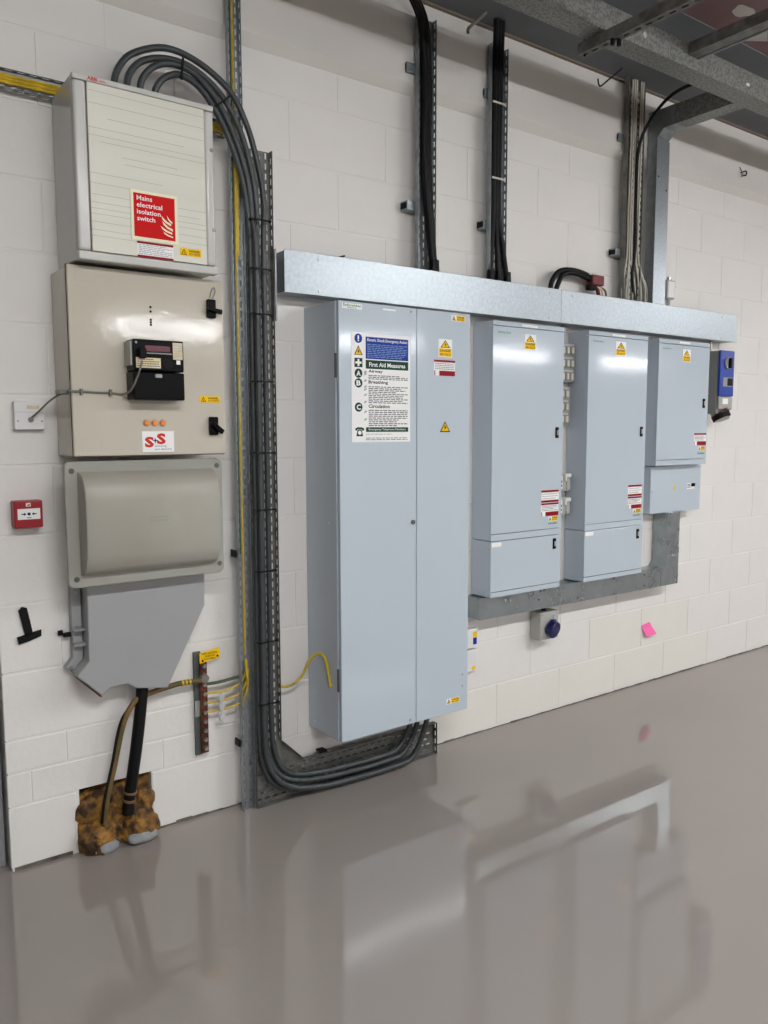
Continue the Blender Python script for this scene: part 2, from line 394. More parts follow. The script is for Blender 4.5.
FS = [(0, 1), (.14, .58), (.46, .26), (1, 0), (1, .26), (.62, .42), (.28, .70)]
for a0, a1, b0, b1_ in ((.66, .90, .44, .66), (.80, .93, .42, .60), (.68, .94, .56, .78), (.64, .92, .68, .85), (.70, .94, .81, .93)):
    X0, X1, Z0, Z1 = .873+a0*.132, .873+a1*.132, 2.187-b1_*.131, 2.187-b0*.131
    MB().prism([(X0+u*(X1-X0), Z0+v*(Z1-Z0)) for u, v in FS], .2469, .2473).build('flame_symbol', 'sign_cream', s)
s = plate(.881, .997, 1.995, 2.043, .2445).build('notice_sticker', 'sign_white', t); tag(s, 'white notice with crimson bands')
plate(.881, .997, 2.036, 2.043, .2453, .0003).build('crimson_band', 'sign_crimson', s); plate(.881, .997, 1.995, 2.0015, .2453, .0003).build('crimson_band', 'sign_crimson', s)
word_lines(s, 'small_print', .885, .993, 2.003, 2.035, 6, .2456, 'ink_pale', .5, 3)
danger_landscape(t, 1.020, 1.092, 2.016, 2.040, .2445, False, '415 VOLTS')

# --- meter cabinet
t = thing('meter_cabinet', 'beige steel meter cabinet with black door handles, second from top on the left', 'electrical enclosure', (.934, 0, 1.372))
MB().box(.679, 1.184, .004, .172, 1.376, 1.956).build('body', 'beige', t, bevel=.004)
MB().box(.680, 1.187, .172, .178, 1.3735, 1.9615).build('gasket', 'gasket_brown', t)
dr_ = MB().box(.680, 1.190, .178, .190, 1.376, 1.960).build('door', 'beige', t, bevel=.004)
for x, z in ((.692, 1.905), (.692, 1.385)):
    m = MB(); a, b, c, e = x+.012, x+.072, z+.008, z+.045
    for q in ((a, b, c, c+.0008), (a, b, e, e+.0008), (a, a+.0008, c, e), (b, b+.0008, c, e)): m.box(q[0], q[1], .190, .1902, q[2], q[3])
    m.build('square_outline', 'abb_line', dr_)
for x0, z0, tilt in ((1.127, 1.832, 0), (1.126, 1.440, 1)):
    h = MB().box(x0, x0+.031, .190, .206, z0, z0+.062).build('door_handle', 'black_plastic', t, bevel=.004)
    if tilt: MB().prism([(x0-.006, z0+.042), (x0+.006, z0+.048), (x0+.046, z0+.016), (x0+.036, z0+.002)], .206, .224).build('lever', 'black_plastic', h, bevel=.003)
    else: MB().prism([(x0-.008, z0+.024), (x0-.006, z0+.034), (x0+.046, z0+.028), (x0+.046, z0+.012)], .206, .224).build('lever', 'black_plastic', h, bevel=.003)
MB().tube([(1.142, .19, 1.90), (1.146, .196, 1.924), (1.155, .197, 1.934), (1.160, .194, 1.918), (1.150, .192, 1.897)], .0015, 6).build('lead_seal_wire', 'lead_grey', t)
for z in (1.852, 1.838, 1.812, 1.804, 1.796): MB().cyl((.9365, .1895, z), (.9365, .1905, z), .0042, n=10).build('bolt_hole', 'black_matt', t)
for x in (.911, .938, .965):
    l = MB().cyl((x, .190, 1.481), (x, .200, 1.481), .0105, .008, 14).build('indicator_lamp', 'lamp_orange', t, smooth=True)
    MB().cyl((x, .190, 1.481), (x, .192, 1.481), .0125, n=14).build('bezel', 'steel_bolt', l)
danger_landscape(t, 1.097, 1.169, 1.550, 1.572, .1905, False, '415 VOLTS')
s = plate(.895, 1.002, 1.386, 1.454, .1905).build('company_sticker', 'sign_white', t); tag(s, 'white sticker with red and blue lettering')
text(s, 'lettering', 'S', .903, .934, 1.401, 1.436, .1917, 'ink_red', .05); text(s, 'lettering', 'S', .943, .974, 1.411, 1.447, .1917, 'ink_red', .05)
MB().prism([(.938, 1.434), (.9405, 1.4255), (.9485, 1.424), (.9405, 1.4215), (.938, 1.413), (.9355, 1.4215), (.928, 1.424), (.9355, 1.4255)], .1917, .1921).build('star_symbol', 'ink_navy', s)
text(s, 'lettering', 'delivering', .936, .976, 1.401, 1.4085, .1917, 'ink_navy'); text(s, 'lettering', 'your electricity', .936, .994, 1.391, 1.3985, .1917, 'ink_navy')
MB().box(.682, .690, .150, .178, 1.87, 1.885).build('hinge', 'black_matt', t); MB().box(.682, .690, .150, .178, 1.44, 1.452).build('hinge', 'black_matt', t)

# --- electricity meter on its door
t = thing('electricity_meter', 'black electricity meter fixed to the beige cabinet door', 'meter', (.94, .191, 1.553))
MB().box(.852, 1.016, .191, .262, 1.643, 1.741).build('upper_case', 'black_plastic', t, bevel=.004)
MB().box(.850, 1.018, .191, .258, 1.553, 1.640).build('terminal_cover', 'black_plastic', t, bevel=.004)
MB().box(.846, .852, .192, .248, 1.66, 1.735).build('grey_side_label', 'grey_plastic', t)
MB().box(.888, .97, .2625, .2635, 1.704, 1.722).build('display', 'lcd_maroon', t)
MB().box(.876, .975, .2625, .2645, 1.697, 1.700).build('display_rim', 'grey_plastic', t)
l = MB().box(.859, .938, .2625, .2632, 1.652, 1.684).build('rating_label', 'paper_tan', t); word_lines(l, 'small_print', .863, .934, 1.655, 1.682, 4, .2635, 'ink_grey', .4, 8)
l = MB().box(.979, 1.011, .2625, .2632, 1.682, 1.735).build('paper_label', 'paper_tan', t); word_lines(l, 'small_print', .983, 1.008, 1.69, 1.73, 5, .2635, 'ink_pale', .4, 9)
MB().box(.99, 1.003, .2625, .2632, 1.667, 1.680).build('small_label', 'sign_white', t)
MB().cyl((.962, .262, 1.668), (.962, .2635, 1.668), .017, n=20).build('optical_port', 'black_matt', t)
MB().box(.918, .940, .258, .268, 1.622, 1.634).build('seal_tab', 'grey_plastic', t, bevel=.002)
MB().box(.866, .888, .262, .282, 1.681, 1.712).build('plug', 'black_matt', t, bevel=.003)
screw(t, .861, 1.730, .262, .004)
c = thing('meter_lead', 'grey lead running from the wall outlet to the electricity meter', 'cable', (.6, .04, 1.49))
MB().tube([(.596, .03, 1.498), (.610, .06, 1.515), (.640, .09, 1.550), (.668, .12, 1.573), (.676, .16, 1.576), (.676, .194, 1.577), (.708, .196, 1.577), (.75, .196, 1.575), (.797, .196, 1.574), (.838, .2, 1.572), (.845, .255, 1.585), (.86, .276, 1.63), (.873, .280, 1.672)], .0033, 6, 6).build('sheath', 'lead_grey', c, smooth=True)
for x in (.708, .797): MB().box(x-.004, x+.004, .190, .202, 1.565, 1.585).build('clip', 'lead_grey', c)
MB().box(.655, .681, .10, .16, 1.570, 1.583).build('clip', 'lead_grey', c)

# --- moulded cut-out cover
t = thing('cutout_cover', 'drab grey moulded cover with a bulging front, third from top on the left', 'electrical enclosure', (.92, 0, .957))
MB().box(.72, 1.13, .002, .142, .965, 1.350).build('back_box', 'cover_grey', t, bevel=.006)
rp = []
for cx, cz, a0 in ((1.165, 1.340, 0), (.675, 1.340, 90), (.675, .977, 180), (1.165, .977, 270)):
    rp += [(cx+.02*math.cos(math.radians(a0+k*22.5)), cz+.02*math.sin(math.radians(a0+k*22.5))) for k in range(5)]
MB().prism(rp, .142, .163).build('flange', 'cover_grey', t, bevel=.004)
pf = [(.164, 1.325), (.186, 1.318), (.208, 1.300), (.222, 1.275), (.228, 1.235), (.230, 1.18), (.229, 1.12), (.222, 1.06), (.208, 1.02), (.188, 1.003), (.164, .996)]
secs = [(.693, 0.0), (.696, .55), (.700, .93), (.706, 1.0), (1.140, 1.0), (1.146, .93), (1.150, .55), (1.153, 0.0)]
m = MB(); k = len(pf)
m.v = [(x, -(.163+(d-.163)*f), z) for x, f in secs for d, z in pf]
m.f = [(i*k+j, i*k+j+1, (i+1)*k+j+1, (i+1)*k+j) for i in range(len(secs)-1) for j in range(k-1)]
dome = m.build('bulged_cover', 'cover_tan', t, smooth=True)
for x, z in ((.677, 1.330), (1.165, 1.335), (.680, .985), (1.168, .99)): screw(t, x, z, .163, .009, 'rail_grey')
word_lines(dome, 'embossed_mark', .897, .958, 1.158, 1.182, 2, .2312, 'cover_grey', .5, 61); MB().box(.892, .963, .2300, .2308, 1.150, 1.152).build('embossed_line', 'cover_grey', dome)

# --- cable termination box
t = thing('cable_termination_box', 'plain grey tapering cable box below the moulded cover', 'electrical enclosure', (.92, 0, .555))
MB().prism([(.727, .955), (1.138, .955), (1.135, .833), (.989, .555), (.88, .574), (.849, .596), (.789, .594), (.761, .572), (.683, .652), (.724, .695)], .004, .1).build('body', 'cable_box_grey', t, bevel=.005)
b = MB().prism([(.690, .955), (.722, .955), (.722, .695), (.692, .66), (.664, .668), (.690, .70)], .004, .04).build('side_bracket', 'cable_box_grey', t, bevel=.003)
for z in (.92, .80): screw(b, .705, z, .04, .008)
screw(b, .680, .668, .04, .007)
MB().box(.690, .726, .03, .07, .745, .752).build('bracket_tab', 'cable_box_grey', t); MB().box(.690, .726, .03, .07, .795, .80).build('bracket_tab', 'cable_box_grey', t)
MB().prism([(.688, .640), (.696, .634), (.766, .566), (.758, .566)], .03, .09).build('copper_strip', 'copper', t)
c = thing('saddle_clip', 'small black cable clip on the wall left of the grey cable box', 'clip', (.675, 0, .77))
MB().box(.652, .668, .001, .012, .775, .792).build('wall_plate', 'black_matt', c, bevel=.002); MB().box(.666, .693, .008, .024, .770, .784).build('arm', 'black_matt', c, bevel=.002)

# --- outlet, call point, tape
t = thing('telephone_outlet', 'white square outlet plate with grey lead on the left wall', 'outlet', (.592, 0, 1.46))
MB().box(.546, .637, .002, .028, 1.460, 1.549).build('plate', 'white_plastic', t, bevel=.003)
MB().box(.549, .634, .028, .0285, 1.5145, 1.5155).build('cover_joint', 'ink_pale', t)
MB().box(.584, .620, .028, .029, 1.526, 1.538).build('paper_tag', 'paper_tan', t)
screw(t, .556, 1.487, .028, .003); screw(t, .628, 1.487, .028, .003); MB().cyl((.594, .028, 1.492), (.594, .036, 1.492), .008, n=12).build('cable_entry', 'lead_grey', t)
t = thing('fire_call_point', 'red fire alarm call point with white window on the left wall', 'fire alarm', (.569, 0, 1.147))
MB().box(.527, .613, .002, .05, 1.148, 1.235).build('housing', 'red_plastic', t, bevel=.004)
f = MB().box(.537, .604, .05, .053, 1.176, 1.210).build('window', 'sign_white', t)
MB().cyl((.5705, .053, 1.193), (.5705, .0534, 1.193), .005, n=14).build('dot_symbol', 'ink_black', f)
for sg in (-1, 1):
    a = .5705+sg*.008; MB().prism([(a, 1.193), (a+sg*.007, 1.198), (a+sg*.007, 1.1945), (a+sg*.015, 1.1945), (a+sg*.015, 1.1915), (a+sg*.007, 1.1915), (a+sg*.007, 1.188)], .053, .0534).build('arrow_symbol', 'ink_black', f)
word_lines(t, 'small_print', .564, .577, 1.179, 1.1835, 1, .0536, 'ink_grey', .7, 63); word_lines(t, 'small_print', .558, .583, 1.160, 1.164, 1, .0506, 'red_dark', .7, 64)
s = MB().box(.563, .577, .05, .0505, 1.217, 1.228).build('house_symbol', 'sign_white', t)
MB().prism([(.566, 1.219), (.574, 1.219), (.575, 1.225), (.568, 1.223)], .0505, .0509).build('flame_symbol', 'red_plastic', s)
t = thing('black_tape', 'two crossed strips of black tape stuck on the lower left wall', 'tape', (.565, 0, .77))
MB().prism([(.534, .876), (.545, .887), (.560, .882), (.575, .795), (.551, .790)], .002, .008).build('tape_strip', 'black_matt', t)
MB().prism([(.526, .788), (.566, .798), (.601, .804), (.600, .783), (.562, .771), (.530, .764)], .002, .008).build('tape_strip', 'black_matt', t)

# --- hole in the wall with foam, pipe and earth cable
t = thing('foam_filled_hole', 'brown expanding foam filling the broken hole at the wall foot', 'foam filling', (.825, 0, 0))
bm2 = bmesh.new(); bmesh.ops.create_grid(bm2, x_segments=44, y_segments=34, size=.5)
rn = random.Random(2)
from mathutils import noise
for v in bm2.verts:
    u_, v_ = v.co.x+.5, v.co.y+.5
    edge = min(u_, 1-u_, 1-v_)*6; edge = max(0, min(1, edge))
    x = .684+u_*.284; z = v_*(.196+.022*u_)-.004
    b1 = math.exp(-(((x-.755)/.07)**2+((z-.035)/.085)**2)); b2 = math.exp(-(((x-.895)/.075)**2+((z-.045)/.085)**2))
    d = -.045+.035*edge+.085*max(b1, b2)+.028*noise.noise(Vector((x*22, z*22, 1)))+.012*noise.noise(Vector((x*60, z*60, 4)))
    if edge < .02: d = -.05
    v.co = (x, -d, z)
me = bpy.data.meshes.new('foam'); bm2.to_mesh(me); bm2.free()
for p in me.polygons: p.use_smooth = True
me.materials.append(M['foam_brown']); o = bpy.data.objects.new('foam', me); COL.objects.link(o)
me.transform(Matrix.Translation((-.825, 0, 0))); o.parent = t
def lump(name, cx, cd, cz, rx, rd, rz, material, parent, seed):
    b = bmesh.new(); bmesh.ops.create_icosphere(b, subdivisions=3, radius=1); o3 = origin(parent)
    for v in b.verts:
        k = 1+.22*noise.noise(v.co*2.1+Vector((seed, 0, 0)))+.08*noise.noise(v.co*6+Vector((seed, 3, 0)))
        v.co = Vector((cx+v.co.x*rx*k, -cd+v.co.y*rd*k, max(.001, cz+v.co.z*rz*k)))-o3
    m_ = bpy.data.meshes.new(name); b.to_mesh(m_); b.free(); m_.materials.append(M[material])
    for p in m_.polygons: p.use_smooth = True
    o_ = bpy.data.objects.new(name, m_); COL.objects.link(o_); o_.parent = parent; return o_
MB().box(.690, .957, -.118, -.075, .002, .223).build('cavity_shade', 'black_matt', t)  # black box painted in as the shade deep inside the hole
lump('foam_lump', .750, .025, .040, .064, .046, .058, 'foam_brown', t, 1); lump('foam_lump', .900, .030, .046, .068, .050, .062, 'foam_brown', t, 5); lump('foam_lump', .925, .0, .13, .035, .03, .05, 'foam_brown', t, 8); lump('foam_lump', .725, -.004, .135, .04, .03, .055, 'foam_brown', t, 11)
lump('mortar_lump', .768, .056, .018, .044, .022, .024, 'mortar_grey', t, 3); lump('mortar_lump', .892, .066, .024, .052, .022, .026, 'mortar_grey', t, 7)
single(MB().tube([(.916, .05, .60), (.910, .055, .53), (.888, .06, .38), (.866, .06, .25), (.853, .056, .17), (.849, .046, .115)], .021, 14).build('black_service_pipe', 'black_cable', smooth=True), 'thick black service pipe dropping from the grey box into the foam', 'pipe')
for z, lab in ((.196, 'upper'), (.168, 'lower')): single(MB().cyl((.858 if lab == 'upper' else .8535, .0585, z+.004), (.857 if lab == 'upper' else .8525, .0575, z-.004), .0235, n=16).build('tape_collar', 'brown_cable', smooth=True), '%s tan tape collar on the black service pipe' % lab, 'tape', 'tape collars on the service pipe')
t = thing('main_earth_cable', 'brown taped earth cable from the foam hole up to the copper bar', 'cable', (.77, .05, .1))
MB().tube([(1.135, .045, .540), (1.085, .05, .545), (1.034, .05, .545), (.942, .055, .534), (.885, .06, .518), (.842, .06, .447), (.806, .058, .304), (.778, .055, .19), (.768, .045, .10)], .0098, 10).build('sheath', 'brown_cable', t, smooth=True)
MB().tube([(.893, .052, .514), (.866, .055, .492), (.832, .057, .440), (.800, .057, .304), (.772, .054, .19), (.762, .045, .105)], .0080, 8).build('dark_stripe', 'black_cable', t, smooth=True)
for x in (1.058, 1.072, 1.086): MB().cyl((x, .05, .5452), (x+.007, .05, .5452), .0112, n=12).build('tape_band', 'yellow_cable', t)

# --- earth bar
t = thing('earth_bar', 'vertical copper earth bar with bolts and yellow safety label', 'earth bar', (1.15, 0, .245))
MB().box(1.122, 1.150, .002, .014, .245, .640).build('backing_rail', 'rail_grey', t, bevel=.002)
MB().box(1.122, 1.146, .014, .017, .395, .455).build('label_plate', 'grey_plastic', t)
bar = MB().box(1.138, 1.166, .024, .031, .255, .605).build('copper_bar', 'copper', t, bevel=.001)
for z in (.275, .315): MB().box(1.143, 1.160, .014, .024, z-.008, z+.008).build('standoff', 'rail_grey', t)
for z in (.590, .555, .518, .483, .448, .413, .378, .343, .308, .275): MB().cyl((1.152, .031, z), (1.152, .043, z), .009, .008, 6).build('bolt', 'steel_bolt', bar)
MB().cyl((1.150, .031, .545), (1.150, .050, .545), .016, n=14).build('cable_lug', 'lead_grey', t)
s = MB().prism([(1.137, .600), (1.216, .612), (1.216, .650), (1.137, .638)], .032, .035).build('safety_label', 'sign_yellow', t); tag(s, 'yellow safety label with black lettering')
for i, wd in enumerate(('SAFETY ELECTRICAL', 'CONNECTION', 'DO NOT REMOVE')):
    a, b = ((1.146, 1.207), (1.157, 1.197), (1.154, 1.199))[i]
    text(s, 'lettering', wd, a, b, .632-.0105*i, .638-.0105*i, .0358, 'ink_black', .02)
for x, z in ((1.148, .609), (1.207, .619)): MB().cyl((x, .035, z), (x, .0354, z), .0045, n=12).build('earth_symbol', 'ink_black', s)
# earth tails leaving the bar for the tray
for i, (z, lab) in enumerate(((.483, 'upper'), (.448, 'middle'), (.413, 'lower'))):
    single(MB().tube([(1.160, .038, z), (1.19, .042, z), (1.24, .055, z+.005), (1.29, .06, z+.028-.004*i), (1.312, .068, z+.075), (1.309-.002*i, .075, .545), (1.303-.001*i, .075, .60)], .0042, 8).build('earth_wire', 'yellow_cable', smooth=True),
           '%s of three yellow earth wires between copper bar and tray' % lab, 'cable', 'yellow earth wires at the copper bar')
single(MB().tube([(1.160, .038, .520), (1.18, .042, .520), (1.21, .048, .522), (1.29, .05, .528)], .0060, 8).build('green_earth_wire', 'green_cable', smooth=True), 'dark green earth wire above the three yellow ones', 'cable')
for z, lab in ((.466, 'highest'), (.430, 'middle'), (.393, 'lowest')):
    single(MB().cyl((1.205, .058, z), (1.209, .064, z), .0155, n=18).build('wire_tag', 'clear_plastic'), '%s round clear tag on the yellow earth wires' % lab, 'tag', 'clear wire tags')

# ================================================================ LEFT TRAYS AND CABLES
nt_ = vtray('narrow_cable_tray', 'narrow galvanised cable tray rising from floor to ceiling beside the thick grey cables', 1.284, 1.333, .004, 3.225, .055, .078, 'galv', [1.296, 1.322])
t = thing('wide_cable_tray', 'dark perforated cable tray with elbow turning along the floor', 'cable tray', (1.39, .055, 0), 'perforated cable trays')
m = MB()
perf(m, lambda u, v: (v, .055, u), .145, 2.465, 1.338, 1.446, [1.352, 1.378, 1.406, 1.432])
perf(m, lambda u, v: (u, .055, v), 1.338, 2.235, .003, .145, [.022, .047, .072, .097, .122])
m.q([(1.446, .055, .145), (1.553, .055, .145), (1.446, .055, .252)])
m.build('tray_base', 'tray_dark', t, solid=.0015)
perf(MB(), lambda u, v: (1.338, v, u), .003, 2.465, .055, .082, [.0685]).build('side_flange', 'tray_dark', t, solid=.0015)
perf(MB(), lambda u, v: (1.446, v, u), .252, 2.465, .055, .082, [.0685]).build('side_flange', 'tray_dark', t, solid=.0015)
MB().q([(1.446, .055, .252), (1.553, .055, .145), (1.553, .082, .145), (1.446, .082, .252)]).build('elbow_flange', 'tray_dark', t, solid=.0015)
perf(MB(), lambda u, v: (u, v, .145), 1.553, 2.235, .055, .082, [.0685]).build('side_flange', 'tray_dark', t, solid=.0015)
MB().q([(1.338, .055, .003), (2.235, .055, .003), (2.235, .082, .003), (1.338, .082, .003)]).build('bottom_flange', 'tray_dark', t, solid=.0015)
perf(MB(), lambda u, v: (2.235, v, u), .003, .145, .055, .082, [.0685]).build('end_flange', 'tray_dark', t, solid=.0015)
MB().box(1.630, 1.664, .03, .07, .147, .156).build('bracket', 'black_matt', t, bevel=.003)
for z, lab in ((.255, 'near the floor'), (.985, 'beside the moulded cover')): single(MB().box(1.276, 1.2825, .02, .06, z, z+.028).build('tray_bracket', 'black_matt', bevel=.002), 'small black wall bracket behind the narrow tray '+lab, 'bracket', 'tray wall brackets')
single(MB().box(1.449, 1.456, .05, .085, 1.86, 2.12).build('tray_joint_plate', 'galv_dull', bevel=.002), 'galvanised joint plate between wide tray and trunking end', 'plate')
# green/yellow cables in the narrow tray and the horizontal tray behind the top enclosure
single(MB().tube([(1.300, .074, 3.20), (1.301, .074, 2.60), (1.300, .074, 2.0), (1.300, .074, 1.3), (1.301, .074, .62)], .0036, 8, smooth=False).build('earth_cable', 'yellow_cable', smooth=True), 'yellow earth cable running down the narrow galvanised tray', 'cable')
single(MB().tube([(1.292, .072, 3.20), (1.293, .072, 2.60), (1.292, .072, 1.0)], .003, 8, smooth=False).build('earth_cable', 'green_cable', smooth=True), 'dark green cable running down the narrow galvanised tray', 'cable')
t = thing('horizontal_cable_tray', 'horizontal galvanised tray passing behind the topmost enclosure', 'cable tray', (.9, .02, 2.49), 'perforated cable trays')
perf(MB(), lambda u, v: (u, .022, v), WX0+.01, 1.283, 2.490, 2.545, [2.502, 2.532]).build('tray_base', 'galv_dull', t, solid=.0015)
for z in (2.490, 2.545): perf(MB(), lambda u, v: (u, v, z), WX0+.01, 1.283, .022, .042, [.032]).build('side_flange', 'tray_dark', t, solid=.0015)
for i, z in enumerate((2.509, 2.519, 2.529)):
    single(MB().tube([(WX0+.012, .030, z), (.8, .030, z), (1.20, .030, z), (1.262, .046, z-.004), (1.298+.004*i, .067, z-.04), (1.302+.005*i, .068, z-.12), (1.300+.005*i, .068, z-.45)], .0055, 8, 6).build('earth_cable', 'yellow_cable', smooth=True),
           '%s yellow earth cable in the horizontal tray at top left' % ('lowest', 'middle', 'highest')[i], 'cable', 'yellow cables in the horizontal tray')
# four thick grey cables: top loop, drop, floor bend, rise into the tall cabinet
R_ = .0108
def cable_path(xb, top, xd, dd, low, xe, de):
    a = [(xb, .115, 2.504), (xb, .115, 2.545)]+[(x, d, z) for x, d, z in top]
    b = [(xd, dd, 2.10), (xd, dd, 1.6), (xd, dd, 1.0), (xd-.002, dd, .5), (xd-.001, dd, .33)]
    c_ = [(x+.006, d-.012, .0145+(z-.016)*.84) for x, d, z in low]+[(xe, de, .17), (xe+.012, de, .248)]
    return a+b+c_
cabs = [
 (cable_path(.868, [(.885, .113, 2.600), (.935, .11, 2.658), (1.045, .105, 2.705), (1.165, .10, 2.69), (1.275, .10, 2.625), (1.335, .10, 2.53), (1.375, .095, 2.42), (1.404, .09, 2.28)], 1.404, .082,
             [(1.412, .085, .26), (1.44, .095, .165), (1.50, .10, .118), (1.60, .10, .096), (1.75, .10, .085), (1.90, .10, .082), (2.00, .10, .095)], 2.062, .10), 'outermost'),
 (cable_path(.909, [(.922, .113, 2.595), (.965, .112, 2.642), (1.04, .112, 2.668), (1.13, .112, 2.663), (1.225, .112, 2.61), (1.295, .11, 2.52), (1.345, .10, 2.40), (1.374, .09, 2.25)], 1.377, .082,
             [(1.384, .085, .25), (1.418, .10, .148), (1.49, .107, .094), (1.60, .11, .070), (1.75, .11, .058), (1.92, .11, .056), (2.03, .11, .074)], 2.092, .11), 'second'),
 (cable_path(.951, [(.962, .118, 2.588), (1.00, .125, 2.630), (1.06, .13, 2.650), (1.135, .13, 2.636), (1.215, .125, 2.572), (1.28, .118, 2.47), (1.33, .11, 2.34), (1.352, .10, 2.20)], 1.360, .108,
             [(1.366, .11, .245), (1.402, .125, .135), (1.48, .13, .072), (1.60, .135, .044), (1.75, .135, .032), (1.94, .135, .030), (2.06, .135, .052)], 2.122, .135), 'third'),
 (cable_path(1.001, [(1.008, .118, 2.572), (1.035, .12, 2.605), (1.085, .122, 2.625), (1.15, .12, 2.605), (1.215, .115, 2.54), (1.275, .108, 2.44), (1.322, .10, 2.31), (1.345, .09, 2.16)], 1.351, .082,
             [(1.356, .085, .24), (1.385, .10, .125), (1.46, .106, .060), (1.58, .108, .030), (1.75, .108, .018), (1.95, .108, .017), (2.08, .108, .045)], 2.150, .108), 'innermost')]
for pts, lab in cabs:
    single(MB().tube(pts, R_, 12, 5).build('armoured_cable', 'grey_cable', smooth=True), '%s of the four thick grey cables at the top left loop' % lab, 'cable', 'thick grey armoured cables')
def tie(a, b, dmin, dmax, z0, z1, tw=.0):
    m = MB(); e = .003
    return m.box(a, b, dmax, dmax+.003, z0, z1).box(a-e, a, dmin, dmax+.003, z0, z1).box(b, b+e, dmin, dmax+.003, z0, z1)
for z, lab in ((2.20, 'level with the top of the red fire sign'), (2.03, 'level with the foot of the red fire sign'), (1.87, 'level with the upper black door handle'), (1.63, 'level with the black meter'), (1.37, 'level with the bottom of the beige cabinet'), (1.16, 'level with the middle of the moulded cover'), (.93, 'level with the top of the tapering cable box'), (.66, 'just above the yellow safety label'), (.42, 'level with the copper earth bar')):
    single(tie(1.338, 1.414, .105, .120, z, z+.006).build('cable_tie', 'black_matt'), 'black tie on the thick grey cables '+lab, 'cable tie', 'cable ties on the thick grey cables')
for p, dx, dz, lab in (((1.085, .146, 2.637), .004, .034, 'at the crest'), ((1.230, .138, 2.570), .028, .022, 'on the way down')):
    single(MB().prism([(p[0]-dx-.003, p[2]-dz), (p[0]-dx+.004, p[2]-dz-.002), (p[0]+dx+.004, p[2]+dz), (p[0]+dx-.003, p[2]+dz+.002)], p[1]-.004, p[1]).build('cable_tie', 'black_matt'), 'black cable tie on the looping grey cables '+lab, 'cable tie', 'cable ties on the looping grey cables')

# ================================================================ TRUNKING
t = thing('upper_trunking', 'long galvanised trunking running above all the blue-grey boards', 'trunking', (2.99, 0, 1.966))
MB().box(1.484, 4.50, .002, .094, 1.968, 2.118).build('body', 'galv', t, bevel=.002)
for i, (a, b) in enumerate(((1.480, 2.98), (2.981, 4.503))): MB().box(a, b, .094, .1, 1.965, 2.121).build('lid', 'galv', t, bevel=.0015)
for x in (1.628, 2.90, 3.06, 4.345):
    for z in (2.099, 1.982): screw(t, x, z, .1, .006)
t = thing('lower_trunking', 'galvanised trunking below the boards with elbow up to the small board', 'trunking', (3.2, 0, .582))
MB().box(2.468, 3.84, .002, .098, .586, .684).build('body', 'galv_smooth', t, bevel=.002)
MB().box(2.466, 3.834, .098, .1, .584, .686).build('lid', 'galv_smooth', t)
MB().prism([(3.84, .582), (4.0, .582), (4.0, .75), (3.885, .75), (3.885, .715), (3.855, .686), (3.84, .686)], .002, .1).build('elbow', 'galv_smooth', t, bevel=.002)
MB().box(3.885, 4.0, .002, .1, .75, .9935).build('riser', 'galv_smooth', t, bevel=.002)
for x, z in ((3.69, .665), (3.69, .605), (2.86, .632)): screw(t, x, z, .1, .005, 'black_matt')
t = thing('riser_trunking', 'vertical galvanised trunking from upper trunking to the ceiling trunking', 'trunking', (3.74, 0, 2.121))
MB().box(3.690, 3.792, .04, .098, 2.121, 2.965).build('body', 'galv_dull', t, bevel=.002)
MB().box(3.688, 3.794, .098, .1, 2.1215, 2.955).build('lid', 'galv', t)
for x, z in ((3.705, 2.77), (3.775, 2.71)): screw(t, x, z, .1, .005, 'black_matt')
# elbow at the top: chamfered underside, side cheeks
m = MB(); pr = [(.04, 2.965), (.1, 2.965), (.135, 3.0), (.20, 3.0), (.20, 3.1), (.04, 3.1)]
m.v = [(x, -d, z) for x in (3.690, 3.792) for d, z in pr]; m.f = [tuple(range(6)), tuple(range(11, 5, -1))]+[(k, (k+1) % 6, 6+(k+1) % 6, 6+k) for k in range(6)]
m.build('elbow', 'galv_dull', t, bevel=.002)
MB().box(3.692, 3.790, .20, .515, 3.001, 3.099).build('branch', 'galv_spangle', t, bevel=.002)
t = thing('ceiling_trunking', 'spangled galvanised trunking under the ceiling parallel to the wall', 'trunking', (4, .565, 3.0))
for a, b in ((.5, 2.12), (2.122, 3.885), (3.887, 5.9), (5.902, 8.9)):
    MB().box(a, b, .515, .613, 3.0, 3.1).build('trunking_length', 'galv_spangle', t, bevel=.002)
MB().box(3.883, 3.889, .513, .6145, 2.999, 3.101).build('joint_strip', 'galv_dull', t)
MB().prism([(2.86, 3.052), (2.875, 3.064), (2.885, 3.050), (2.878, 3.036), (2.866, 3.04)], .613, .6136).build('paint_splash', 'plaster_patch', t)
MB().box(3.63, 3.655, .613, .6136, 3.034, 3.046).build('paper_scrap', 'sign_white', t)
t = thing('support_strut', 'slotted steel strut under the ceiling trunking, coming out of the wall side', 'strut', (2.645, 1.2, 2.957))
perf(MB(), lambda u, v: (v, u, 2.957), .478, 2.3, 2.625, 2.666, [2.6455], slot=.028, pitch=.05, sw=.012).build('slotted_base', 'tray_dark', t, solid=.002)
for x in (2.625, 2.666): MB().box(x-.001, x+.001, .478, 2.3, 2.957, 2.998).build('strut_side', 'tray_dark', t)
MB().cyl((2.6455, .497, 2.950), (2.6455, .497, 3.05), .005, n=8).build('threaded_rod', 'black_matt', t)
MB().cyl((2.632, .645, 2.935), (2.632, .645, 2.957), .009, n=6).build('nut', 'black_matt', t); MB().cyl((2.658, .655, 2.935), (2.658, .655, 2.957), .009, n=6).build('nut', 'black_matt', t)
t = thing('branch_trunking', 'small steel channel joining the ceiling trunking from the room side', 'trunking', (3.20, 1.3, 3.05))
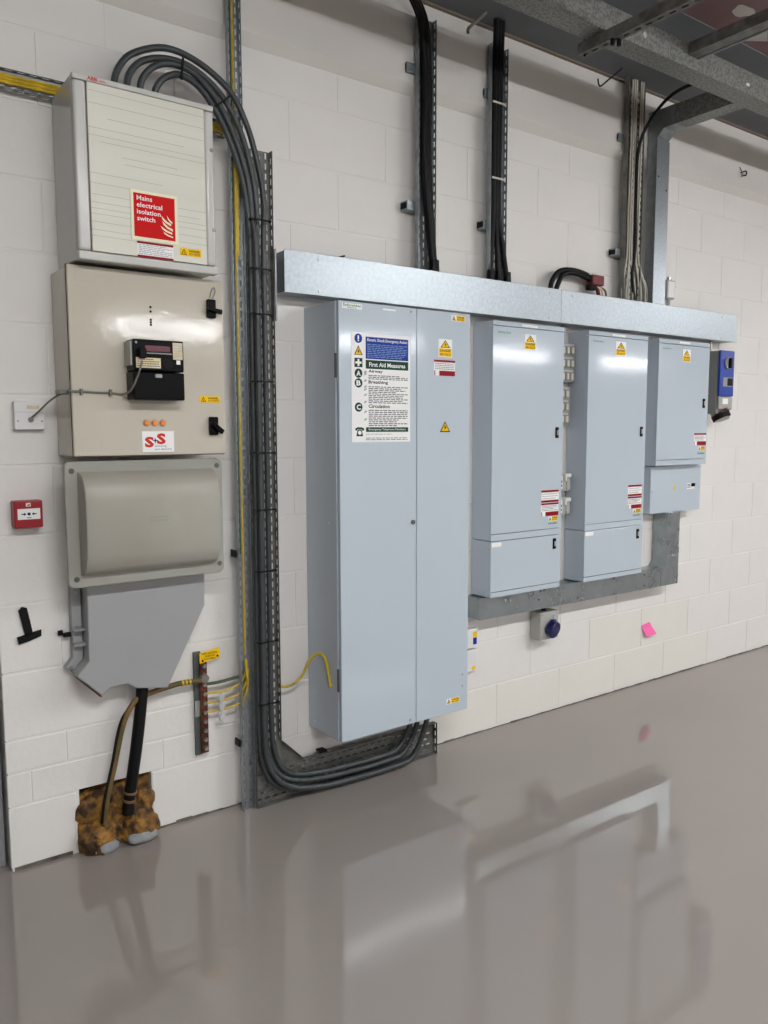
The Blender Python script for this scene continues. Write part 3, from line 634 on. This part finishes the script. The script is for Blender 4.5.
MB().box(3.168, 3.245, .615, 2.2, 3.05, 3.098).build('body', 'tray_dark', t, bevel=.002); MB().box(3.236, 3.247, .615, 2.2, 3.046, 3.05).build('lip', 'galv_dull', t)

# ================================================================ UPPER TRAYS AND THEIR CABLES
tA = vtray('cable_tray', 'leftmost of the upper trays, with one thick black bundle', 2.130, 2.222, 2.123, 3.135, .05, .076, 'galv_dull', [2.150, 2.175, 2.202])
tB = vtray('cable_tray', 'upper tray whose three black cables spread at the bottom', 2.536, 2.634, 2.123, 3.13, .05, .076, 'galv_dull', [2.556, 2.585, 2.614])
tC = vtray('cable_tray', 'upper tray full of cream cables beside the vertical trunking', 3.478, 3.610, 2.123, 3.222, .05, .076, 'tray_dark', [3.50, 3.53, 3.56, 3.59])
for x, z, lab in ((2.068, 2.93, 'upper left of the leftmost upper tray'), (2.070, 2.385, 'lower left of the leftmost upper tray'), (2.500, 2.93, 'upper left of the middle upper tray'), (2.500, 2.37, 'lower left of the middle upper tray'), (3.42, 2.93, 'upper left of the cream cable tray'), (3.42, 2.365, 'lower left of the cream cable tray')):
    bk = thing('strut_bracket', 'galvanised strut stub at the '+lab, 'bracket', (x+.08, .02, z-.02), 'strut stubs behind the upper trays')
    d0 = .036 if z > 2.84 else .002
    MB().box(x+.02, x+.15, d0, .049, z-.02, z+.02).build('strut', 'galv_dull', bk, bevel=.003); MB().box(x+.018, x+.02, d0+.004, .045, z-.012, z+.012).build('open_end', 'black_matt', bk)
def bundle(name, paths, r, material, labels, group, gland=False):
    for p, lab in zip(paths, labels):
        t = thing(name, lab, 'cable', p[-1], group)
        MB().tube(p, r, 10, 6).build('sheath', material, t, smooth=True)
        if gland:
            x, d, z = p[-1]; MB().cyl((x, d, z), (x, d, z+.045), r*1.5, r*1.35, 12).build('gland', 'black_plastic', t, smooth=True)
A = []
for i, (dx, dd) in enumerate(((0, 0), (.020, .006), (-.012, .020))):
    A.append([(2.02+dx, .10+dd, 3.23), (2.075+dx, .10+dd, 3.165), (2.125+dx, .09+dd, 3.10), (2.155+dx, .07+dd, 3.0), (2.165+dx, .066+dd, 2.85), (2.162+dx, .066+dd, 2.6), (2.172+dx*.8, .07+dd, 2.42), (2.188+dx*.5, .075+dd*.6, 2.28), (2.203+dx*.4, .078+dd*.5, 2.123)])
bundle('black_cable', A, .014, 'black_cable', ['left one of the black cables in the leftmost upper tray', 'right one of the black cables in the leftmost upper tray', 'front one of the black cables in the leftmost upper tray'], 'black cables in the leftmost upper tray', True)
B = []
for i, xe in enumerate((2.545, 2.594, 2.648)):
    dx = (i-1)*.018
    B.append([(2.568+dx, .085, 3.225), (2.570+dx, .075, 3.0), (2.572+dx, .07, 2.7), (2.572+dx, .07, 2.42), ((2.572+dx+xe)/2, .07, 2.27), (xe, .07, 2.123)])
bundle('black_cable', B, .0125, 'black_cable', ['left one of the three black cables spreading in the middle upper tray', 'central one of the three black cables spreading in the middle upper tray', 'right one of the three black cables spreading in the middle upper tray'], 'black cables in the middle upper tray', True)
for z, lab in ((2.56, 'lower'), (2.88, 'higher')):
    single(MB().box(2.535, 2.607, .083, .087, z, z+.008).build('cable_tie', 'cream_cable'), '%s white tie around the three black cables' % lab, 'cable tie', 'white ties on the black cables')
nC = 9
for i in range(nC):
    k = i-(nC-1)/2; xt = 3.555+.0085*k+(.012 if i > 4 else -.006); xe = 3.565+.0255*k+.02
    d = .062+.007*(i % 2)
    single(MB().tube([(xt+.01, d, 3.222), (xt+.005, d, 2.9), (xt, d, 2.55), (xt, d, 2.38), (xt*.6+xe*.4, d, 2.28), (xe, d, 2.20), (xe+.004*k*.3, d, 2.122)], .0042, 6, 5).build('cream_cable', 'cream_cable', smooth=True),
           '%s slim cream cable from the left in the fan on the trunking' % ('first', 'second', 'third', 'fourth', 'fifth', 'sixth', 'seventh', 'eighth', 'ninth')[i], 'cable', 'cream cables in the right upper tray')
single(MB().tube([(3.66, .49, 3.10), (3.63, .38, 3.13), (3.585, .25, 3.10), (3.56, .14, 3.0), (3.548, .09, 2.88), (3.552, .078, 2.7), (3.556, .078, 2.4), (3.55, .07, 2.25), (3.575, .07, 2.122)], .0085, 8, 6).build('black_cable', 'black_cable', smooth=True), 'single black cable curving from ceiling trunking into the cream cables', 'cable')
# black loop with red connector on the trunking
for i, (a, s_) in enumerate(((2.945, 'outer'), (2.992, 'inner'))):
    single(MB().tube([(a, .06-.01*i, 2.121), (a+.012, .06, 2.165), (a+.06-.02*i, .06, 2.215-.012*i), (3.10, .055+.01*i, 2.232-.015*i), (3.20, .055, 2.224-.015*i), (3.255, .05, 2.205-.01*i)], .0125, 10).build('black_cable', 'black_cable', smooth=True), '%s one of two black cables looping out of the upper trunking' % s_, 'cable', 'black loop on the upper trunking')
t = thing('cable_connector', 'dark red connector block where the black loop splits into wires', 'connector', (3.28, .04, 2.16))
MB().box(3.235, 3.325, .03, .075, 2.175, 2.225).build('block', 'red_dark', t, bevel=.006); MB().box(3.225, 3.275, .035, .07, 2.150, 2.178).build('sleeve', 'black_matt', t, bevel=.006)
for i, (mt, x) in enumerate((('red_plastic', 3.30), ('cream_cable', 3.325), ('black_cable', 3.285), ('brown_cable', 3.35))):
    MB().tube([(3.265+.01*i, .055, 2.17), (x-.005, .06, 2.160), (x+.01, .06, 2.121)], .0055, 6).build('wire', mt, t, smooth=True)
single(MB().tube([(1.735, .05, 2.119), (1.75, .05, 2.130), (1.775, .055, 2.138)], .004, 6).build('cable_end', 'black_cable', smooth=True), 'short black wire end poking above the left part of upper trunking', 'cable')
single(MB().tube([(3.208, .10, 3.135), (3.214, .10, 3.112), (3.232, .10, 3.108), (3.30, .10, 3.16), (3.386, .10, 3.226)], .004, 6, 4).build('hanging_hook', 'black_matt', smooth=True), 'thin bent steel hook hanging from the ceiling left of the cream cables', 'hook')
single(MB().tube([(2.373, .10, 3.115), (2.376, .10, 3.135), (2.42, .10, 3.175), (2.474, .10, 3.226)], .007, 6, 4).build('hanging_hook', 'lead_grey', smooth=True), 'short steel hook hanging above the gap between the black cable trays', 'hook')
single(MB().cyl((4.10, .095, 3.13), (4.10, .095, 3.225), .006, n=8).build('ceiling_stud', 'black_matt'), 'short threaded stud under the ceiling right of the branch', 'stud')
t = thing('wall_anchor', 'small wire anchor left in the beam on the right', 'anchor', (4.62, .04, 2.98))
MB().tube([(4.565, .037, 2.99), (4.57, .05, 2.96), (4.565, .055, 2.93)], .003, 6).build('wire', 'lead_grey', t); MB().tube([(4.58, .037, 2.96), (4.605, .055, 2.97), (4.615, .05, 2.95), (4.595, .045, 2.945)], .004, 6).build('wire', 'black_matt', t)
t = thing('junction_box', 'small grey box on the wall right of the vertical trunking', 'box', (3.96, 0, 2.14))
MB().box(3.905, 3.975, .002, .035, 2.175, 2.275).build('box', 'grey_plastic', t, bevel=.003); MB().box(3.912, 3.968, .035, .038, 2.182, 2.268).build('cover', 'white_plastic', t, bevel=.002); MB().cyl((3.94, .02, 2.275), (3.94, .02, 2.292), .012, n=10).build('conduit_entry', 'steel_bolt', t); MB().cyl((3.94, .02, 2.121), (3.94, .02, 2.175), .010, n=10).build('conduit', 'grey_plastic', t)

# ================================================================ BLUE-GREY BOARDS
# --- tall two-door cabinet
t = thing('panel_cabinet', 'tallest blue-grey cabinet with the first aid poster', 'electrical cabinet', (1.937, 0, .25))
MB().box(1.617, 2.268, .002, .226, .250, 1.930).build('body', 'cab_blue_side', t, bevel=.002)
dl = MB().box(1.6205, 1.984, .231, .246, .252, 1.930).build('door', 'cab_blue', t, bevel=.0025)
dr2 = MB().box(1.987, 2.268, .231, .246, .252, 1.930).build('door', 'cab_blue', t, bevel=.0025)
MB().cyl((1.967, .246, 1.088), (1.967,   .252, 1.088), .009, n=12).build('lock', 'rail_grey', dl)
for z, x in ((.27, 1.955), (1.915, 1.958)): screw(t, x, z, .246, .006)
for z in (.41, .36): screw(t, 2.238, z, .246, .004)
for x, z in ((1.606, 0),): pass
for d, z in ((.05, .40), (.05, .28), (.12, .32), (.18, .5), (.06, .9), (.17, 1.1)): MB().cyl((1.615, d, z), (1.618, d, z), .004, n=8).build('side_screw', 'cab_blue_side', t)
for z in (.45, 1.65): MB().box(1.6155, 1.6205, .222, .231, z, z+.09).build('hinge', 'rail_grey', t)
D = .2465
s = plate(1.675, 1.952, 1.410, 1.820, D, .001).build('first_aid_poster', 'sign_white', t); tag(s, 'white first aid poster with blue and green panels')
e = D+.0012
def px(a): return 1.6745+a*.277     # poster fractions
def pz(b): return 1.820-b*.410
plate(px(.235), px(.965), pz(.235), pz(.035), e, .0003).build('blue_panel', 'sign_blue', s)
text(s, 'lettering', 'Electric Shock Emergency Action', px(.26), px(.945), pz(.083), pz(.048), e+.0006, 'ink_white', .012)
word_lines(s, 'small_print', px(.26), px(.94), pz(.225), pz(.095), 8, e+.0006, 'ink_lightblue', .4, 11)
plate(px(.235), px(.965), pz(.325), pz(.245), e, .0003).build('green_panel', 'sign_green', s)
text(s, 'lettering', 'First Aid Measures', px(.29), px(.91), pz(.305), pz(.265), e+.0006, 'ink_white', .02)
for wd, b, x1, hh in (('Airway', .366, .52, .034), ('Breathing', .468, .61, .038), ('Circulation', .684, .64, .034)):
    text(s, 'lettering', wd, px(.28), px(x1), pz(b), pz(b-hh), e, 'ink_black', .025)
for a, b, n, sd in ((.378, .424, 3, 21), (.480, .643, 10, 22), (.697, .855, 9, 23)):
    word_lines(s, 'small_print', px(.28), px(.955), pz(b), pz(a), n, e, 'ink_grey', .5, sd)
plate(px(.235), px(.965), pz(.905), pz(.862), e, .0003).build('green_panel', 'sign_green', s)
text(s, 'lettering', 'Emergency Telephone Numbers', px(.28), px(.92), pz(.895), pz(.873), e+.0006, 'ink_white', .012)
word_lines(s, 'small_print', px(.235), px(.955), pz(.985), pz(.955), 2, e, 'ink_grey', .4, 24)
word_lines(s, 'small_print', px(.235), px(.85), pz(.935), pz(.918), 1, e, 'ink_pale', .4, 25)
def disc(cx, cz, r, material, dd=0, n=24):
    return MB().cyl((cx, e+dd, cz), (cx, e+dd+.0003, cz), r, n=n)
disc(px(.115), pz(.055), .0175, 0).build('mandatory_symbol', 'sign_blue', s)
MB().box(px(.115)-.003, px(.115)+.003, e+.0003, e+.0006, pz(.065), pz(.030)).build('exclamation_mark', 'ink_white', s); MB().box(px(.115)-.003, px(.115)+.003, e+.0003, e+.0006, pz(.081), pz(.070)).build('exclamation_mark', 'ink_white', s)
MB().prism([(px(.045), pz(.205)), (px(.185), pz(.205)), (px(.115), pz(.118))], e, e+.0003).build('triangle_symbol', 'ink_black', s)
MB().prism([(px(.065), pz(.200)), (px(.165), pz(.200)), (px(.115), pz(.134))], e+.0003, e+.0006).build('triangle_field', 'sign_yellow', s)
MB().prism([(px(.12), pz(.15)), (px(.095), pz(.175)), (px(.113), pz(.175)), (px(.105), pz(.195)), (px(.138), pz(.168)), (px(.12), pz(.168))], e+.0006, e+.0009).build('bolt_symbol', 'ink_black', s)
plate(px(.05), px(.18), pz(.315), pz(.232), e, .0003).build('green_square', 'sign_green', s)
MB().prism([(px(.10), pz(.242)), (px(.13), pz(.242)), (px(.13), pz(.264)), (px(.165), pz(.264)), (px(.165), pz(.283)), (px(.13), pz(.283)), (px(.13), pz(.305)), (px(.10), pz(.305)), (px(.10), pz(.283)), (px(.065), pz(.283)), (px(.065), pz(.264)), (px(.10), pz(.264))], e+.0003, e+.0006).build('cross_symbol', 'ink_white', s)
for wd, b in (('A', .37), ('B', .458), ('C', .678)):
    disc(px(.115), pz(b), .0175, 0).build('green_disc', 'sign_green', s)
    text(s, 'lettering', wd, px(.08), px(.15), pz(b+.024), pz(b-.024), e+.0006, 'ink_white', .03)
for k, b in enumerate((.355, .375, .435, .490, .515, .565, .63, .72, .79)):
    MB().prism([(px(.20), pz(b+.012)), (px(.23), pz(b+.010)), (px(.255), pz(b-.004)), (px(.24), pz(b-.014)), (px(.212), pz(b-.006))], e, e+.0002).build('figure_drawing', 'ink_pale', s)
MB().prism([(px(.055), pz(.892)), (px(.06), pz(.872)), (px(.10), pz(.862)), (px(.16), pz(.862)), (px(.20), pz(.872)), (px(.205), pz(.892)), (px(.17), pz(.892)), (px(.165), pz(.88)), (px(.095), pz(.88)), (px(.09), pz(.892))], e, e+.0003).build('telephone_symbol', 'sign_green', s)
MB().prism([(px(.075), pz(.945)), (px(.185), pz(.945)), (px(.17), pz(.895)), (px(.15), pz(.882)), (px(.11), pz(.882)), (px(.09), pz(.895))], e, e+.0003).build('telephone_symbol', 'sign_green', s)
disc(px(.13), pz(.912), .008, 0, .0003, 14).build('telephone_dial', 'ink_white', s)
s = plate(1.635, 1.725, 1.902, 1.922, D, .0006).build('maker_label', 'sign_white', t); text(s, 'lettering', 'Schneider', 1.639, 1.722, 1.911, 1.9205, D+.0009, 'ink_green', .02); text(s, 'lettering', 'Electric', 1.66, 1.70, 1.904, 1.910, D+.0009, 'ink_green', .01)
s = plate(1.821, 1.883, 1.910, 1.917, D, .0005).build('name_label', 'sign_white', t)
danger_landscape(t, 2.164, 2.237, 1.896, 1.919, D); danger_portrait(t, 2.096, 2.168, 1.749, 1.821, D); danger_landscape(t, 2.148, 2.221, .294, .317, D)
def crimson_notice(t, x0, x1, z0, z1, d, seed):
    w_, h = x1-x0, z1-z0
    s = plate(x0, x1, z0, z1, d).build('notice_sticker', 'sign_white', t); tag(s, 'white notice sticker with crimson bands')
    plate(x0, x1, z1-h*.14, z1, d+.0008, .0003).build('crimson_band', 'sign_crimson', s); plate(x0+w_*.25, x1, z0, z0+h*.32, d+.0008, .0003).build('crimson_band', 'sign_crimson', s)
    plate(x0+w_*.02, x0+w_*.06, z0, z0+h*.32, d+.0008, .0003).build('crimson_edge', 'sign_crimson', s)
    word_lines(s, 'small_print', x0+w_*.05, x1-w_*.05, z0+h*.38, z1-h*.18, 4, d+.0011, 'ink_grey', .35, seed)
crimson_notice(t, 2.073, 2.184, 1.674, 1.737, D, 31)
tt = MB().prism([(2.105, 1.447), (2.161, 1.447), (2.133, 1.491)], D, D+.0005).build('warning_triangle', 'ink_black', t); tag(tt, 'yellow lightning warning triangle')
MB().prism([(2.113, 1.4515), (2.153, 1.4515), (2.133, 1.484)], D+.0005, D+.0008).build('yellow_field', 'sign_yellow', tt)
MB().prism([(2.136, 1.477), (2.126, 1.465), (2.132, 1.465), (2.129, 1.454), (2.141, 1.4685), (2.134, 1.4685)], D+.0008, D+.0011).build('bolt_symbol', 'ink_black', tt)
single(MB().tube([(1.449, .06, .460), (1.50, .06, .455), (1.545, .07, .485), (1.570, .085, .545), (1.592, .10, .572), (1.608, .13, .575), (1.610, .155, .545), (1.610, .172, .49), (1.611, .18, .458)], .0058, 8).build('earth_cable', 'green_yellow', smooth=True), 'green and yellow earth lead arching onto the side of the tallest cabinet', 'cable')

# --- distribution boards
def handle(root, x, z, d):
    h = MB().box(x-.011, x+.011, d, d+.004, z-.026, z+.026).build('lock', 'black_plastic', root, bevel=.002); MB().box(x-.004, x+.004, d+.004, d+.008, z-.012, z+.012).build('key_lever', 'grey_plastic', h)
def board(label, x0, x1, z0, z1, lower, group='wall boards'):
    t = thing('distribution_board', label, 'electrical cabinet', ((x0+x1)/2, 0, z0), group)
    F, G = .118, .132
    if lower:
        MB().box(x0, x1, .002, F, z0+.262, z1).build('upper_body', 'cab_blue_side', t, bevel=.0015); MB().box(x0, x1, .002, F, z0, z0+.259).build('lower_body', 'cab_blue_side', t, bevel=.0015)
        rows = [(z1-.020, z1, 'top_strip'), (z0+.294, z1-.0235, 'door'), (z0+.262, z0+.2905, 'middle_strip'), (z0+.026, z0+.2585, 'lower_door'), (z0, z0+.0225, 'bottom_strip')]
    else:
        MB().box(x0, x1, .002, F, z0, z1).build('body', 'cab_blue_side', t, bevel=.0015)
        rows = [(z1-.022, z1, 'top_strip'), (z0+.031, z1-.0255, 'door'), (z0, z0+.0275, 'bottom_strip')]
    for a, b, nm in rows: MB().box(x0, x1, F, G, a, b).build(nm, 'cab_blue', t, bevel=.0007)
    MB().box(x0+.18, x0+.28, G, G+.0005, z1-.016, z1-.006).build('name_label', 'sign_white', t)
    text(t, 'maker_lettering', 'Schneider Electric', x0+.03, x0+.11, z1-.053, z1-.043, G+.0006, 'ink_green')
    return t
G = .1326
b1 = board('blue-grey distribution board next to the tallest cabinet', 2.506, 2.970, .689, 1.939, True)
danger_portrait(b1, 2.701, 2.777, 1.822, 1.891, G); handle(b1, 2.930, 1.442, .132); handle(b1, 2.926, .906, .132)
b2 = board('blue-grey distribution board between the switch boxes and the short board', 3.148, 3.616, .689, 1.939, True)
danger_portrait(b2, 3.353, 3.434, 1.828, 1.899, G); handle(b2, 3.579, 1.445, .132); handle(b2, 3.573, .904, .132)
b3 = board('short blue-grey distribution board at the right end of the row', 3.713, 4.181, 1.260, 1.937, False)
danger_portrait(b3, 3.924, 3.996, 1.823, 1.892, G); handle(b3, 4.139, 1.602, .132)
for b, x0, x1, zt, sd in ((b1, 2.829, 2.950, 1.168, 41), (b2, 3.482, 3.597, 1.166, 42)):
    crimson_notice(b, x0, x1, zt-.124, zt-.062, G, sd)
    s = plate(x0, x1, zt-.058, zt, G).build('notice_sticker', 'sign_white', b); tag(s, 'white notice sticker with crimson edges')
    plate(x0, x1, zt-.010, zt, G+.0008, .0003).build('crimson_band', 'sign_crimson', s); plate(x0, x1, zt-.058, zt-.048, G+.0008, .0003).build('crimson_band', 'sign_crimson', s)
    word_lines(s, 'small_print', x0+.006, x1-.006, zt-.045, zt-.013, 3, G+.0011, 'ink_pale', .35, sd+5)
    danger_landscape(b, x1-.070, x1-.003, zt-.150, zt-.127, G)
    text(b, 'maker_lettering', 'Schneider', x1-.068, x1-.006, zt-.166, zt-.155, G, 'ink_green', .02)
    x = (2.506 if b is b1 else 3.148); MB().box(x+.006, x+.066, .132, .1325, .923, .943).build('circuit_label', 'sign_white', b)
crimson_notice(b3, 4.056, 4.174, 1.367, 1.434, G, 47); danger_landscape(b3, 4.102, 4.167, 1.338, 1.361, G); text(b3, 'maker_lettering', 'Schneider', 4.097, 4.162, 1.316, 1.328, G, 'ink_green', .02)
t = thing('isolator_box', 'plain blue-grey isolator box hanging under the short board', 'electrical cabinet', (3.97, 0, .994))
MB().box(3.741, 4.206, .002, .075, .996, 1.2575).build('body', 'cab_blue_side', t, bevel=.0015); MB().box(3.739, 4.208, .076, .086, .994, 1.2525).build('front_cover', 'cab_blue', t, bevel=.0015)
MB().prism([(3.948, 1.118), (3.976, 1.118), (3.962, 1.146)], .086, .0865).build('warning_triangle', 'sign_yellow', t)
s = MB().box(4.076, 4.150, .086, .087, 1.117, 1.150).build('rating_label', 'sign_white', t); MB().box(4.118, 4.146, .087, .094, 1.131, 1.149).build('switch_lever', 'black_plastic', s); word_lines(s, 'small_print', 4.08, 4.112, 1.122, 1.147, 3, .0873, 'ink_grey', .5, 51)
screw(t, 3.755, 1.115, .086, .004); screw(t, 4.192, 1.125, .086, .004)

# ================================================================ SWITCHES AND SOCKETS
def grid_switch(label, x0, cols, z0, z1, d1=.050):
    w_ = cols*.0315+.022
    t = thing('grid_switch', label, 'switch', (x0+w_/2, 0, z0), 'metal grid switches between the boards')
    MB().box(x0, x0+w_, .002, d1, z0, z1).build('box', 'switch_grey', t, bevel=.003)
    h = (z1-z0)/3
    for r in range(3):
        zz = z0+h*r
        MB().box(x0+.014, x0+w_-.014, d1, d1+.001, zz+h*.80, zz+h*.95).build('label_strip', 'ink_pale', t)
        for c in range(cols):
            a = x0+.014+c*.0315
            k = MB().box(a, a+.026, d1, d1+.005, zz+h*.16, zz+h*.72).build('switch_module', 'switch_grey', t); MB().box(a+.004, a+.022, d1+.005, d1+.010, zz+h*.20, zz+h*.68).build('rocker', 'cream_cable', k, bevel=.0015)
    return t
# boxes stand on the wall between the first two boards
grid_switch('larger three column metal grid switch between the first two boards', 3.028, 3, 1.690, 1.880)
grid_switch('smaller two column metal grid switch below the larger one', 3.027, 2, 1.480, 1.667)
single(MB().cyl((3.075, .03, 1.880), (3.075, .03, 1.966), .0125, n=12).build('conduit', 'galv_dull', smooth=True), 'short conduit from upper trunking down to the larger grid switch', 'conduit')
single(MB().cyl((3.064, .03, 1.667), (3.064, .03, 1.690), .0125, n=12).build('conduit', 'black_matt', smooth=True), 'short dark conduit linking the two grid switches', 'conduit')
t = thing('conduit', 'long pale conduit running down between the first two boards', 'conduit', (3.05, 0, .69))
MB().box(3.040, 3.066, .002, .026, .69, 1.480).build('trunking_strip', 'grey_plastic', t, bevel=.002); MB().box(3.030, 3.068, .002, .03, .69, .705).build('foot', 'steel_bolt', t, bevel=.002)
for z, lab in ((1.150, 'upper'), (1.029, 'lower')):
    t = thing('wall_socket', '%s one of two small metal sockets between the first two boards' % lab, 'socket', (3.08, 0, z), 'metal sockets between the boards')
    MB().box(3.022, 3.122, .027, .055, z, z+.088).build('box', 'box_grey', t, bevel=.004)
    f = MB().box(3.026, 3.062, .055, .059, z+.012, z+.078).build('module', 'white_plastic', t); MB().box(3.033, 3.055, .059, .061, z+.042, z+.054).build('switch', 'black_matt', f); MB().box(3.033, 3.055, .059, .061, z+.022, z+.034).build('indicator', 'sign_blue', f)
    MB().box(3.072, 3.082, .055, .070, z+.05, z+.084).build('guard', 'white_plastic', t, bevel=.002); MB().box(3.084, 3.118, .055, .066, z+.068, z+.086).build('hinge_cap', 'white_plastic', t, bevel=.002); MB().box(3.09, 3.116, .055, .062, z+.006, z+.056).build('cover', 'box_grey', t, bevel=.003)
# blue interlocked socket
t = thing('interlocked_socket', 'blue and grey interlocked socket on the wall right of the short board', 'socket', (4.332, 0, 1.53))
MB().box(4.262, 4.402, .002, .136, 1.545, 1.905).build('back_case', 'switch_grey', t, bevel=.008)
fc = MB().box(4.26, 4.404, .137, .152, 1.645, 1.905).build('front_case', 'blue_plastic', t, bevel=.005, seg=3)
MB().box(4.264, 4.402, .137, .150, 1.570, 1.643).build('lower_case', 'grey_plastic', t, bevel=.008)
k = MB().cyl((4.334, .150, 1.832), (4.334, .160, 1.832), .032, n=24).build('rotary_switch', 'grey_plastic', t, smooth=True); MB().box(4.326, 4.342, .160, .178, 1.803, 1.861).build('knob_bar', 'black_matt', k, bevel=.003)
MB().box(4.292, 4.392, .150, .153, 1.70, 1.752).build('rating_plate', 'switch_grey', t); MB().box(4.337, 4.387, .153, .155, 1.706, 1.748).build('window', 'black_plastic', t); MB().box(4.297, 4.352, .150, .1515, 1.60, 1.632).build('white_label', 'sign_white', t)
so = MB().cyl((4.327, .07, 1.60), (4.334, .115, 1.525), .034, .040, 20).build('outlet_barrel', 'grey_plastic', t, smooth=True)
MB().cyl((4.334, .115, 1.545), (4.338, .128, 1.517), .052, .052, 24).build('outlet_cap', 'black_matt', t, smooth=True); MB().cyl((4.339, .1285, 1.516), (4.339, .1305, 1.511), .042, .040, 24).build('cap_face', 'grey_plastic', so, smooth=True); MB().cyl((4.333, .112, 1.549), (4.334, .115, 1.545), .053, .053, 24).build('red_ring', 'red_dark', so)
MB().cyl((4.332, .04, 1.905), (4.332, .04, 1.966), .011, n=10).build('conduit_entry', 'steel_bolt', t)
# blue round socket under the lower trunking
t = thing('round_socket', 'grey box with round dark blue socket cap under the lower trunking', 'socket', (2.97, 0, .41))
MB().box(2.905, 3.035, .002, .072, .412, .552).build('box', 'box_grey', t, bevel=.004)
sc = MB().cyl((2.972, .072, .472), (2.977, .094, .464), .040, .038, 24).build('socket_barrel', 'navy_plastic', t, smooth=True); MB().cyl((2.977, .094, .464), (2.979, .106, .461), .045, .042, 24).build('cap', 'navy_plastic', sc, bevel=.003, smooth=True)
MB().box(2.962, 2.986, .082, .106, .502, .516).build('cap_hinge', 'navy_plastic', sc, bevel=.003)
for x, z in ((2.917, .541), (3.023, .541), (2.917, .424), (3.023, .424)): screw(t, x, z, .072, .004)
MB().cyl((2.965, .035, .552), (2.965, .035, .583), .013, n=12).build('conduit_entry', 'black_matt', t); MB().box(2.998, 3.022, .072, .075, .515, .535).build('label', 'ink_pale', t)
# small fused units half hidden behind the tall cabinet
t = thing('fused_spur', 'small white unit with blue sticker peeping out behind the tallest cabinet', 'switch', (2.48, 0, .435))
MB().box(2.43, 2.526, .002, .030, .436, .530).build('plate', 'white_plastic', t, bevel=.003); MB().box(2.495, 2.518, .030, .031, .486, .512).build('yellow_sticker', 'sign_yellow', t); MB().box(2.495, 2.518, .030, .031, .452, .484).build('blue_sticker', 'sign_blue', t)
t = thing('blank_outlet', 'small white outlet box below the unit with blue sticker', 'outlet', (2.48, 0, .32))
MB().box(2.43, 2.530, .002, .024, .320, .425).build('plate', 'white_plastic', t, bevel=.003); MB().box(2.495, 2.515, .024, .025, .328, .345).build('yellow_sticker', 'sign_yellow', t)
# pink sticky note
m = MB(); pt = [(3.815, .345), (3.888, .354), (3.924, .282), (3.842, .274)]
m.v = [(3.812, -.0016, .343), (3.886, -.0016, .355), (3.818, -.006, .320), (3.898, -.008, .330), (3.838, -.022, .276), (3.922, -.026, .283)]; m.f = [(0, 2, 3, 1), (2, 4, 5, 3)]
single(m.build('sticky_note', 'sticky_pink', solid=.0008), 'bright pink sticky note on the lower right of the wall', 'sticky note')
